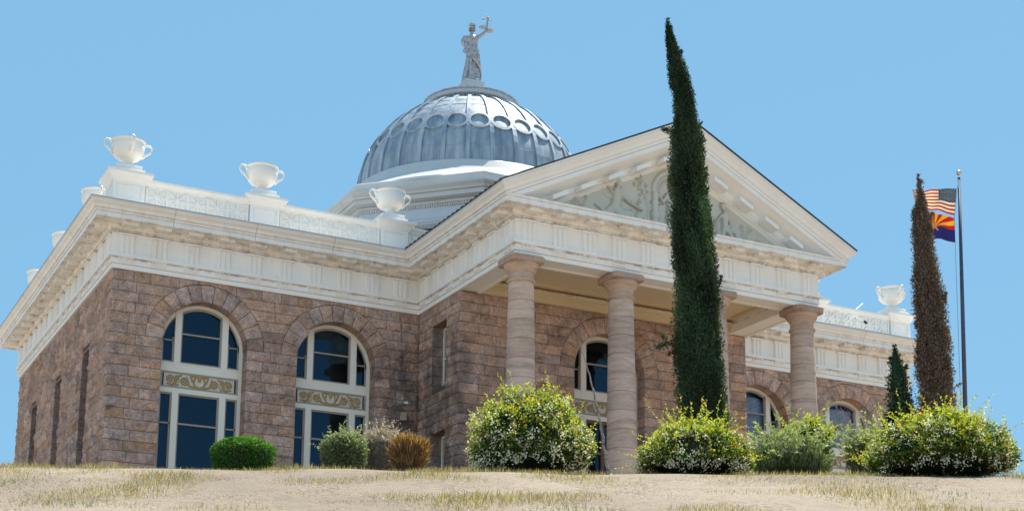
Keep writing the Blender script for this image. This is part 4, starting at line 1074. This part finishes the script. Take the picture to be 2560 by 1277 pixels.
# ------------------------------------------------------------------ cypresses
def cypress(name, dist, prof, base, n, colfn, label, leaf=(.07, .13), sprigs=(), low=1.0, group='tall slim cypresses'):
    """prof: list of (py, left px, right px), converted to heights, centres and radii"""
    rows = []
    for (py, xl, xr) in prof:
        a, b = at(xl, py, dist), at(xr, py, dist); rows.append((a[2]*.5+b[2]*.5, (a+b)/2, np.linalg.norm(a-b)/2))
    zs_ = np.array([r[0] for r in rows])[::-1]; cs = np.array([r[1] for r in rows])[::-1]; rs = np.array([r[2] for r in rows])[::-1]
    gx, gy = cs[0][0], cs[0][1]; zg = gz(gx, gy)
    # extend to the ground
    zs_ = np.concatenate([[zg+.2, zg+1.2], zs_]); cs = np.concatenate([[cs[0]*[1, 1, 0]+[0, 0, zg+.2], cs[0]*[1, 1, 0]+[0, 0, zg+1.2]], cs]); rs = np.concatenate([[rs[0]*low*.8, rs[0]*low], rs])
    root = empty('cypress_tree', (gx, gy, zg)); tag(root, label, 'cypress tree', group)
    def cen(z): return np.stack([np.interp(z, zs_, cs[:, 0]), np.interp(z, zs_, cs[:, 1])], -1)
    def lump(a, z):     # fluted, spiralling clumps
        P = np.stack([np.cos(a)*1.6, np.sin(a)*1.6, z*.42], -1); r = np.empty(len(a))
        for i in range(len(a)):
            p = P[i]; tw = a[i]+z[i]*.35
            r[i] = .24*noise.noise(Vector((math.cos(tw)*2.2, math.sin(tw)*2.2, z[i]*.75)))+.10*noise.noise(Vector((math.cos(tw)*1.2, math.sin(tw)*1.2, z[i]*2.6+4)))+.17*noise.noise(Vector((math.cos(tw)*4, math.sin(tw)*4, z[i]*1.5+9)))
        return r
    # sampling density ~ radius
    zt_ = np.linspace(zs_[0], zs_[-1], 400); rt = np.interp(zt_, zs_, rs)+.03; cdf = np.cumsum(rt); cdf /= cdf[-1]
    nc = max(60, n//30); zc = np.interp(np.random.rand(nc), cdf, zt_); ac = rnd(nc, 0, 2*PI); pop = np.random.rand(nc)
    w = np.random.randint(0, nc, n); csz = .0036*dist
    z = zc[w]+np.random.normal(size=n)*csz*1.15; z = np.clip(z, zs_[0], zs_[-1]+.05); r = np.interp(z, zs_, rs)
    a = ac[w]+np.random.normal(size=n)*csz*.62/np.maximum(r, .08); lu = lump(a, z)
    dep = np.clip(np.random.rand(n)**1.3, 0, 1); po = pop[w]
    rad = r*(.93+lu*1.25-.26*dep)+(po-.45)*.0062*dist*(1-dep*.6)*np.clip(r/.3, .25, 1)
    c = cen(z); P = np.stack([c[:, 0]+rad*np.cos(a), c[:, 1]+rad*np.sin(a), z], -1)
    out = np.stack([np.cos(a), np.sin(a), np.zeros(n)], -1)
    d = unit(out*rnd(n, .2, 1.1)[:, None]+np.array([0, 0, 1.0])*rnd(n, .35, 1.0)[:, None]+np.random.normal(size=(n, 3))*.45)
    ln = rnd(n, *leaf)*(.6+.4*np.clip(r/.3, 0, 1))*1.15; V = leaves(P, d, ln, ln*rnd(n, .3, .5), unit(out+np.random.normal(size=(n, 3))*.8))
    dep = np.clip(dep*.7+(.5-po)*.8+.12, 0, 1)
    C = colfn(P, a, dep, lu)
    quads = [V]; cols = [C]
    for _ in range(int(22+n/1500)):
        zz_ = np.interp(np.random.rand(), cdf, zt_); aa = rnd(1, 0, 2*PI)[0]; r_ = np.interp(zz_, zs_, rs); cc = cen(np.array([zz_]))[0]; lu1 = lump(np.array([aa]), np.array([zz_]))[0]
        B = np.array([cc[0]+r_*(.9+lu1)*math.cos(aa), cc[1]+r_*(.9+lu1)*math.sin(aa), zz_]); sl = rnd(1, .5, 1.0)[0]*min(1, r_/.25)*dist*.0085
        dv2 = np.array([math.cos(aa)*.45, math.sin(aa)*.45, .9])*sl; k = 110; t = np.random.rand(k); Q = B+dv2*t[:, None]+np.random.normal(size=(k, 3))*.0011*dist*(1.1-t[:, None])
        l2 = rnd(k, *leaf); quads.append(leaves(Q, unit(dv2[None]/sl+np.random.normal(size=(k, 3))*.5), l2, l2*.42)); cols.append(colfn(Q, np.zeros(k), rnd(k, 0, .5), np.zeros(k)))
    for (px0, py0, px1, py1, rw, k) in sprigs:
        A, B = at(px0, py0, dist), at(px1, py1, dist); t = np.random.rand(k); Q = A+(B-A)*t[:, None]+np.random.normal(size=(k, 3))*rw*dist/34*(1.05-t[:, None]*.6)
        dd = unit((B-A)[None]/np.linalg.norm(B-A)+np.random.normal(size=(k, 3))*.5); l2 = rnd(k, *leaf)*.9
        quads.append(leaves(Q, dd, l2, l2*.4)); cols.append(colfn(Q, np.zeros(k), rnd(k, 0, .5), np.zeros(k)))
    quadmesh('crown', np.concatenate(quads), np.concatenate(cols), NEEDLE, root).matrix_parent_inverse = Matrix.Translation((-gx, -gy, -zg))
    # opaque inner body
    mb = MB(); na = 36; G = []
    for zz_ in np.linspace(zs_[0], zs_[-1], 90):
        aa = np.linspace(0, 2*PI, na+1); l_u = lump(aa, np.full(na+1, zz_)); r_ = np.interp(zz_, zs_, rs)*(.74+l_u*1.0); cc = cen(np.array([zz_]))[0]
        k0 = colfn(np.array([[cc[0], cc[1], zz_]]), np.zeros(1), np.ones(1), np.zeros(1))[0]; mb.cur = tuple(float(x) for x in k0)
        G.append([(cc[0]+r_[i]*math.cos(aa[i]), cc[1]+r_[i]*math.sin(aa[i]), zz_) for i in range(na+1)])
        # colour rows
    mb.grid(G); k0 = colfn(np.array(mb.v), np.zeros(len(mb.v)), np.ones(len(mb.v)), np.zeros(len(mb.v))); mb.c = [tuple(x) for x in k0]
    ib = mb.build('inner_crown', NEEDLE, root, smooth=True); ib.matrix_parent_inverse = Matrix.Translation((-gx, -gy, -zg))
    t = MB(); zz_ = np.linspace(zg-.2, zs_[-1]-.3, 14); cc = cen(zz_); t.tube([(cc[i][0], cc[i][1], zz_[i]) for i in range(14)], [.16*(1-i/15)+.01 for i in range(14)], 10)
    t.build('trunk', BARK, root, smooth=True).matrix_parent_inverse = Matrix.Translation((-gx, -gy, -zg))
    return root
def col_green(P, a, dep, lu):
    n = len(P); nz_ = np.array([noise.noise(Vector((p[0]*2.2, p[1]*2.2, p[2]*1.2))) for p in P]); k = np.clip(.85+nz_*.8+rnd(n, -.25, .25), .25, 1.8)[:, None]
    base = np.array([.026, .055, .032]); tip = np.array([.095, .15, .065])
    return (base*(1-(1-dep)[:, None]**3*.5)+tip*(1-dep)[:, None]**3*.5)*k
def col_brown(P, a, dep, lu):
    n = len(P); nz_ = np.array([noise.noise(Vector((p[0]*1.3+5, p[1]*1.3, p[2]*.55))) for p in P]); g = np.clip((nz_-.06)*5+(P[:, 2]-1.6)*.30, 0, 1)[:, None]
    k = rnd(n, .55, 1.45)[:, None]; br = np.array([.165, .118, .09]); gr = np.array([.045, .062, .028])
    return (br*(1-g)+gr*g)*k
cypress('c', 26, [(55, 1666, 1671), (80, 1665, 1680), (110, 1667, 1692), (150, 1671, 1704), (190, 1675, 1718), (240, 1684, 1732), (290, 1688, 1738), (330, 1686, 1748), (380, 1684, 1756), (450, 1680, 1762), (540, 1680, 1772), (620, 1684, 1780), (700, 1688, 1786), (780, 1694, 1793), (860, 1692, 1800), (930, 1694, 1806), (1000, 1704, 1812), (1060, 1712, 1812)],
        None, 150000, col_green, 'tallest dark green cypress, standing in front of the portico', (.022, .055),
        sprigs=[(1692, 334, 1658, 322, .05, 500), (1698, 850, 1640, 868, .07, 700), (1700, 862, 1672, 885, .05, 260), (1668, 848, 1655, 840, .04, 120), (1792, 728, 1804, 690, .035, 260), (1806, 1010, 1816, 990, .03, 120)], low=1.0)
cypress('c', 41, [(442, 2293, 2297), (470, 2294, 2304), (500, 2294, 2312), (530, 2290, 2320), (570, 2287, 2327), (620, 2288, 2332), (680, 2290, 2341), (740, 2291, 2352), (800, 2293, 2360), (860, 2294, 2367), (930, 2297, 2376), (1000, 2302, 2384), (1060, 2304, 2388)],
        None, 80000, col_brown, 'browned, half dead cypress in front of the flags', (.04, .085),
        sprigs=[(2296, 600, 2284, 525, .06, 900), (2294, 560, 2292, 510, .05, 300), (2384, 968, 2402, 958, .02, 60)])
cypress('c', 50, [(868, 2234, 2239), (885, 2231, 2246), (905, 2226, 2252), (940, 2225, 2262), (980, 2224, 2274), (1020, 2222, 2283), (1060, 2212, 2288)],
        None, 16000, col_green, 'short dark green cypress against the far right end of the wing', (.07, .13))

# ------------------------------------------------------------------ shrubs
def shrub(name, label, cat, px, pytop, wpx, dist, n, pal, leaf, flowers=0, shoots=0, squash=1.0, lumpy=.22, group=None, shoot_len=.35, drop=1.0, tight=False, dark=(.012, .022, .007), stiff=0):
    c0 = at(px, pytop, dist); sc = dist_px(px, pytop, dist); rx = wpx/2/sc; rz = rx*squash
    zg = gz(c0[0], c0[1]); ctr = np.array([c0[0], c0[1], c0[2]-rz])
    root = empty(name, (ctr[0], ctr[1], zg)); tag(root, label, cat, group)
    inv = Matrix.Translation((-ctr[0], -ctr[1], -zg))
    sd_ = np.random.rand()*40
    def lum(D): return np.array([noise.noise(Vector((d[0]*1.9+sd_, d[1]*1.9, d[2]*1.9)))+.5*noise.noise(Vector((d[0]*5+sd_, d[1]*5, d[2]*5))) for d in D])
    nc = max(40, n//34); Dc = unit(np.random.normal(size=(nc, 3))); pop = np.random.rand(nc); w = np.random.randint(0, nc, n); po = pop[w]
    D = unit(Dc[w]+np.random.normal(size=(n, 3))*.055/max(rx, .3)*.9); low = D[:, 2] < 0
    lu = lum(D); dep = np.random.rand(n)**1.4
    rad = (1+lumpy*lu)*(1-.28*dep)+(po-.6)*(.03 if tight else .15)
    P = ctr+D*np.array([rx, rx, rz])*rad[:, None]
    P[low, 2] = ctr[2]-np.random.rand(low.sum())*(ctr[2]-zg-.1); 
    rl = np.hypot(P[low, 0]-ctr[0], P[low, 1]-ctr[1]); tl = (ctr[2]-P[low, 2])/(ctr[2]-zg); tgt = rx*(1-.35*tl**2)*(.98-.24*np.random.rand(low.sum()))*(1+lumpy*lu[low]); P[low, 0] = ctr[0]+(P[low, 0]-ctr[0])/np.maximum(rl, .05)*tgt; P[low, 1] = ctr[1]+(P[low, 1]-ctr[1])/np.maximum(rl, .05)*tgt
    out = unit((P-ctr)*np.array([1, 1, 1]))
    d = unit(out*.7+np.random.normal(size=(n, 3))*.8+np.array([0, 0, .35])); 
    if stiff: d = unit(out*.5+np.array([0, 0, 1.2])+np.random.normal(size=(n, 3))*.3)
    ln = rnd(n, *leaf); V = [leaves(P, d, ln, ln*(rnd(n, .45, .7) if not stiff else rnd(n, .10, .2)))]
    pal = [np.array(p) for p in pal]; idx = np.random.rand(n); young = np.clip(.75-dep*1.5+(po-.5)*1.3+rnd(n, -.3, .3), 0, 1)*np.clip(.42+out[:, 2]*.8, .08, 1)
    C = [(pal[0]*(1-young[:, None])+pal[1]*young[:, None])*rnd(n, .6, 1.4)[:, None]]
    if len(pal) > 2:
        red = (np.random.rand(n) < .10*young+.015)[:, None]; C[0] = np.where(red, pal[2]*rnd(n, .7, 1.3)[:, None], C[0])
    if shoots:
        m = shoots; D2_ = unit(np.random.normal(size=(m, 3))+np.array([0, 0, .8])); D2_ = D2_[D2_[:, 2] > -.1]; m = len(D2_); B = ctr+D2_*np.array([rx, rx, rz])*(1+lumpy*lum(D2_))[:, None]*.93
        sh_l = np.random.rand(m)**2*shoot_len*2+.08; sdv = unit(D2_*.7+np.random.normal(size=(m, 3))*.35+np.array([0, 0, .45])); st = MB()
        for i in range(m):
            k = int(sh_l[i]/.022)+4; t = np.linspace(.1, 1, k); bend = np.random.normal(size=3)*.15*sh_l[i]; Q = B[i]+sdv[i]*sh_l[i]*t[:, None]+bend*t[:, None]**2-np.array([0, 0, .2*sh_l[i]])*t[:, None]**2
            dd = unit(sdv[i]*.6+np.random.normal(size=(k, 3))*.8); l2 = rnd(k, *leaf)*.85
            V.append(leaves(Q, dd, l2, l2*.5)); tt = t[:, None]**1.5*.8
            cc = (pal[1]*(1-tt*.5)+(pal[2] if len(pal) > 2 else pal[1])*tt*.5)*rnd(k, .8, 1.3)[:, None]; C.append(cc)
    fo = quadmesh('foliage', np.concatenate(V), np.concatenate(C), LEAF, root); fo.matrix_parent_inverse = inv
    if flowers:
        m = flowers; D3 = unit(np.random.normal(size=(m, 3))); B = ctr+D3*np.array([rx, rx, rz])*(1+lumpy*lum(D3)-.03)[:, None]
        lw = D3[:, 2] < 0; B[lw, 2] = ctr[2]-np.random.rand(lw.sum())*(ctr[2]-zg)*.9
        B = B[(np.random.rand(m) < np.clip(1.0-D3[:, 2]*1.0, .12, 1))]
        # clusters of petals
        cl = np.repeat(B, 9, 0)+np.random.normal(size=(len(B)*9, 3))*.024; k = len(cl); o3 = unit(cl-ctr); dd = unit(np.random.normal(size=(k, 3))+o3*.3); l2 = rnd(k, .018, .032)
        quadmesh('blossom', leaves(cl, dd, l2, l2*.95, unit(o3+np.random.normal(size=(k, 3))*.5)), np.tile([.80, .78, .66], (k, 1))*rnd(k, .8, 1.05)[:, None], LEAF, root).matrix_parent_inverse = inv
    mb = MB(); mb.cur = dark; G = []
    for t in np.linspace(-1, 1, 22):
        row = []
        for a in np.linspace(0, 2*PI, 33):
            if t < 0: q = np.array([math.cos(a)*.80, math.sin(a)*.80, 0]); z = ctr[2]+t*(ctr[2]-zg); l = noise.noise(Vector((math.cos(a)*2, math.sin(a)*2, z)))*.1; tp = rx*(.78+l)*(1-.38*t*t); row.append((ctr[0]+tp*math.cos(a), ctr[1]+tp*math.sin(a), z)); continue
            ph = t*PI/2; v = np.array([[math.cos(ph)*math.cos(a), math.cos(ph)*math.sin(a), math.sin(ph)]]); r_ = (1+lumpy*lum(v)[0])*.78; row.append(tuple(ctr+v[0]*np.array([rx, rx, rz])*r_))
        G.append(row)
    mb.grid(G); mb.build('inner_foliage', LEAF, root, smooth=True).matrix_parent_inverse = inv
    return root
def dist_px(px, py, dist):
    p = at(px, py, dist); return 3819.834/float((p-CAM)@f_)
YG = [(.035, .075, .010), (.42, .50, .045), (.60, .27, .09)]
shrub('flowering_shrub', 'round shrub with white blossoms and yellow-green shoots in front of the first column', 'shrub', 1327, 978, 300, 20, 26000, YG, (.028, .05), 900, 170, 1.02, .16, 'white flowering shrubs below the portico', .15)
shrub('flowering_shrub', 'low shrub with white blossoms at the foot of the tallest cypress', 'shrub', 1738, 1056, 272, 20, 22000, YG, (.028, .05), 600, 170, .80, .18, 'white flowering shrubs below the portico', .20)
shrub('flowering_shrub', 'widest white flowering shrub, below the browned cypress and flagpole', 'shrub', 2352, 1036, 350, 20, 32000, YG, (.028, .05), 750, 260, .66, .18, 'white flowering shrubs below the portico', .22)
shrub('clipped_shrub', 'small clipped bright green shrub under the first arched window', 'shrub', 610, 1094, 160, 24, 16000, [(.04, .12, .015), (.12, .30, .03)], (.025, .045), 0, 0, .50, .05, tight=True)
shrub('sage_shrub', 'grey-green bushy sage below the second arched window', 'shrub', 862, 1082, 112, 22, 9000, [(.13, .17, .09), (.28, .33, .19)], (.03, .055), 0, 60, .8, .16, None, .10, dark=(.04, .05, .03))
shrub('dried_shrub', 'pinkish grey dried shrub between the sage and the orange grass', 'shrub', 948, 1080, 116, 22.6, 9000, [(.24, .19, .17), (.42, .35, .32)], (.02, .05), 0, 90, .7, .18, None, .14, dark=(.10, .08, .07), stiff=1)
shrub('grass_tuft', 'orange-brown dry grass tuft left of the first flowering shrub', 'grass tuft', 1022, 1104, 84, 21, 5000, [(.22, .13, .06), (.42, .25, .11)], (.06, .16), 0, 0, .6, .2, stiff=1, dark=(.08, .05, .03))
shrub('yellow_green_shrub', 'lemon-green shrub at the foot of the rightmost column', 'shrub', 2015, 1058, 120, 26, 9000, [(.10, .16, .02), (.46, .50, .03)], (.04, .07), 0, 60, .7, .2, None, .14)
shrub('broom_shrub', 'wispy grey-green shrub right of the tallest cypress', 'shrub', 1975, 1100, 190, 21.5, 9000, [(.10, .14, .07), (.26, .31, .16)], (.04, .09), 0, 150, .60, .25, None, .30, stiff=1, dark=(.04, .055, .03))
shrub('broom_shrub', 'small wispy sage-green shrub left of the widest flowering shrub', 'shrub', 2160, 1102, 90, 22.0, 5000, [(.12, .15, .08), (.30, .34, .20)], (.04, .10), 0, 120, .7, .25, None, .22, stiff=1, dark=(.05, .06, .04))
shrub('flowering_shrub', 'dark leafy shrub low at the left edge under the side wall', 'shrub', 90, 1300, 300, 26, 10, YG, (.03, .05)) if False else None

# ground cover: dry grass and low herbs on the bank, loose stones
def scatter(name, n, leaf, cols, dens, label=None):
    s0 = rnd(n, 14.5, 24.5); q0 = rnd(n, -9.5, 9.5); X = CAM[0]+.4603*s0+.8878*q0; Y = CAM[1]+.8878*s0-.4603*q0
    k = np.array([noise.noise(Vector((x*.9, y*.9, dens))) for x, y in zip(X, Y)]); m = k > dens*.1; X, Y = X[m], Y[m]; n = len(X)
    P = np.stack([X, Y, [gz(x, y)-.02 for x, y in zip(X, Y)]], -1); d = unit(np.random.normal(size=(n, 3))*.45+np.array([0, 0, 1])); l2 = rnd(n, *leaf)*(.6+k[m]*1.2)
    C = np.array(cols)[np.random.randint(0, len(cols), n)]*rnd(n, .7, 1.3)[:, None]
    return tag(quadmesh(name, leaves(P, d, l2, l2*.07), C, LEAF), kind='stuff', label=label)
scatter('dry_grass', 150000, (.03, .12), [(.36, .28, .14), (.26, .24, .11), (.42, .34, .18)], .1)
scatter('low_herbs', 90000, (.02, .07), [(.09, .14, .04), (.16, .20, .07), (.12, .16, .08)], 1.2)
# bare twiggy shrub in front of the last window
def twigs(px, py, dist, n, h, sp, label):
    b = at(px, py, dist); zg = gz(b[0], b[1]); root = MB(); rng = random.Random(11)
    hb = b[2]-zg
    def grow(p, d, ln, r, lev):
        q = p+d*ln; m = p+d*ln*.5+Vector((rng.gauss(0, .02), rng.gauss(0, .02), 0)); root.tube([p, m, q], [r, r*.8, r*.6], 5)
        if lev < 4:
            for _ in range(2 if lev else 3):
                nd = (d+Vector((rng.gauss(0, .33), rng.gauss(0, .33), rng.gauss(.1, .2)))).normalized(); grow(q, nd, ln*rng.uniform(.6, .9), r*.62, lev+1)
    for k in range(n): grow(Vector((b[0]+rng.gauss(0, .1), b[1]+rng.gauss(0, .1), zg)), Vector((rng.gauss(0, sp), rng.gauss(0, sp), 1)).normalized(), hb*.36, .014, 0)
    return tag(root.build('bare_shrub', TWIG, None), label, 'shrub')
twigs(2125, 1035, 24, 5, .5, .12, 'leafless twiggy shrub in front of the last arched window')
# thorny stalk leaning in the foreground
p0 = at(1441, 826, 19.2); p1 = at(1522, 1195, 19.0); mb = MB(); N = 160; pts = []; rad = []
for k in range(N+1):
    t = k/N; q = p0+(p1-p0)*t; bow = math.sin(PI*t)*.05; q = q+rr*bow
    w_ = .002+.019*t**.8; tw = t*60
    q = q+rr*math.cos(tw)*w_*.45+uu*math.sin(tw)*w_*.2+rr*.004*random.uniform(-1, 1); pts.append(tuple(q)); rad.append(w_*(.65+.5*abs(math.sin(k*1.9))))
gq = gz(p1[0], p1[1]); pts.append((p1[0]+.05, p1[1], gq)); rad.append(.02)
mb.tube(pts, rad, 7); tag(mb.build('cactus_stalk', STALK, None, smooth=True), 'thin leaning grey spiny stalk just left of the second column', 'plant')

# ------------------------------------------------------------------ flagpole and flags
pb = at(2397, 433, 50); pbase = at(2413, 1010, 50); zg = gz(pb[0], pb[1])
pole = empty('flagpole', (pbase[0]+.03, pbase[1], zg)); tag(pole, 'dark slender flagpole with a silver ball on top, right of the browned cypress', 'flagpole')
inv = Matrix.Translation((-(pbase[0]+.03), -pbase[1], -zg))
mb = MB(); dv = (pbase-pb); ext = pbase+dv*((zg-pbase[2])/dv[2]); mb.tube([tuple(pb+dv*.02), tuple(pb+dv*.5), tuple(ext)], [.045, .062, .09], 14); mb.build('pole', POLE, pole, smooth=True).matrix_parent_inverse = inv
mb = MB(); mb.lathe([(.001, pb[2]+.10)]+[(.092*math.sin(PI*k/12), pb[2]+.01+.092*math.cos(PI*k/12)) for k in range(1, 12)]+[(.001, pb[2]-.085)], pb[0], pb[1], 20); mb.build('ball', BALL, pole, smooth=True).matrix_parent_inverse = inv
mb = MB(); mb.tube([tuple(pb+dv*.03), tuple(pb+dv*.16)], [.055, .03], 10); mb.build('truck', BALL, pole).matrix_parent_inverse = inv
mb = MB(); r1 = at(2393, 470, 50); r2 = at(2386, 541, 50); r3 = at(2388, 608, 50); r4 = at(2402, 1010, 50)
mb.tube([tuple(pb+dv*.03), tuple(r1), tuple(r2), tuple(r3), tuple(r4), (r4[0], r4[1], zg)], .008, 5); mb.build('rope', TWIG, pole).matrix_parent_inverse = inv
def flag(corners, colf, nu, nv, label, amp, name):
    TL, TR, BR, BL = corners       # seen from the camera: hoist on the right
    n = unit(np.cross(TR-TL, BL-TL)); mb = MB()
    for i in range(nu):
        for j in range(nv):
            u, v = (i+.5)/nu, (j+.5)/nv      # u from hoist to fly, v from top
    V = []; C = []
    def P(u, v):
        a = TR+(TL-TR)*u; b = BR+(BL-BR)*u; p = a+(b-a)*v
        wv = amp*(u**.7)*math.sin(u*9+v*1.5)+amp*.35*math.sin(u*17-v*3+1); sag = .05*math.sin(u*6.5+.6)*u
        return p+n*wv+np.array([0, 0, 1])*(sag+.0)
    for i in range(nu):
        for j in range(nv):
            q = [P(i/nu, j/nv), P((i+1)/nu, j/nv), P((i+1)/nu, (j+1)/nv), P(i/nu, (j+1)/nv)]; V.append(q); C.append(colf((i+.5)/nu, (j+.5)/nv))
    me_o = quadmesh(name, np.array(V), np.array(C), CLOTH)
    import bmesh
    bm = bmesh.new(); bm.from_mesh(me_o.data); bmesh.ops.remove_doubles(bm, verts=bm.verts, dist=1e-5) if False else None; bm.free()
    me_o.data.polygons.foreach_set('use_smooth', [False]*len(me_o.data.polygons))
    return tag(me_o, label, 'flag')
def us(u, v):
    if v < 7/13 and u < .40:
        gx_, gy_ = u/.40*12, v/(7/13)*10; i, j = round(gx_), round(gy_)
        if 1 <= i <= 11 and 1 <= j <= 9 and (i+j) % 2 == 0 and math.hypot((gx_-i)*.40*1.9/12, (gy_-j)*(7/13)/10) < .017: return (.75, .75, .78)
        return (.022, .035, .11)
    return (.42, .028, .045) if int(v*13) % 2 == 0 else (.74, .70, .70)
def az(u, v):
    x, y = (u-.5)*1.5, .5-v; r = math.hypot(x, y); a = math.atan2(y, x)
    st = .13+.10*math.cos(5*(a-PI/2))
    if r < max(.09, st*.95): return (.42, .15, .05)
    if v > .5: return (.020, .022, .16)
    k = int(a/PI*13); return (.48, .015, .03) if k % 2 == 0 else (.72, .36, .03)
F = 50
flag((at(2281, 476, F), at(2391, 471, F), at(2386, 539, F), at(2287, 510, F)), us, 150, 78, 'american flag with stars and stripes, upper of the two on the pole', .085, 'flag')
flag((at(2283, 520, F), at(2385, 544, F), at(2388, 607, F), at(2290, 585, F)), az, 120, 60, 'state flag with red and yellow rays over blue, lower of the two on the pole', .08, 'flag')

# ------------------------------------------------------------------ small fittings
def box_obj(name, mat, fn, parent=None):
    mb = MB(); fn(mb); return mb.build(name, mat, parent)
def gooseneck(loc, flip, label):
    root = empty('security_camera', loc); tag(root, label, 'camera', 'security cameras on the parapet')
    mb = MB(); s = flip; mb.tube([(-.42*s, .1, .0), (0, -.1, .34), (.30*s, -.35, .08)], .035, 8); mb.build('bracket', URNW, root, smooth=True)
    mb = MB(); mb.tube([(.28*s, -.34, .10), (.35*s, -.38, .03), (.36*s, -.39, -.02)], [.055, .065, .05], 12); mb.build('lens_hood', BLACK, root)
gooseneck((30.35, -.15, 2.42), 1, 'white bent-arm camera with a black lens on the right wing parapet')
gooseneck((.3, 12.9, 3.3), -1, 'small dark camera poking above the left cornice')
r_ = MB(); r_.tube([(30.9, 1.2, 3.0), (32.4, 1.6, 4.1)], .03, 8); tag(r_.build('guy_rod', URNW, None), 'thin pale rod leaning up to the far right urn', 'rod')
root = empty('floodlight', (10.35, -.05, -3.35)); tag(root, 'whitish floodlight and junction box fixed to the stone near the inner corner', 'floodlight')
mb = MB(); mb.lathe([(.02, .13), (.10, .12), (.16, .06), (.17, 0), (.12, -.01)], 0, -.12, 16); mb.tube([(0, 0, .05), (0, -.15, .06)], .03, 8); mb.build('lamp_shade', BALL, root, smooth=True)
mb = MB(); mb.box(-.16, -.10, -.55, .02, .05, -.28); mb.build('junction_box', ROCK, root)
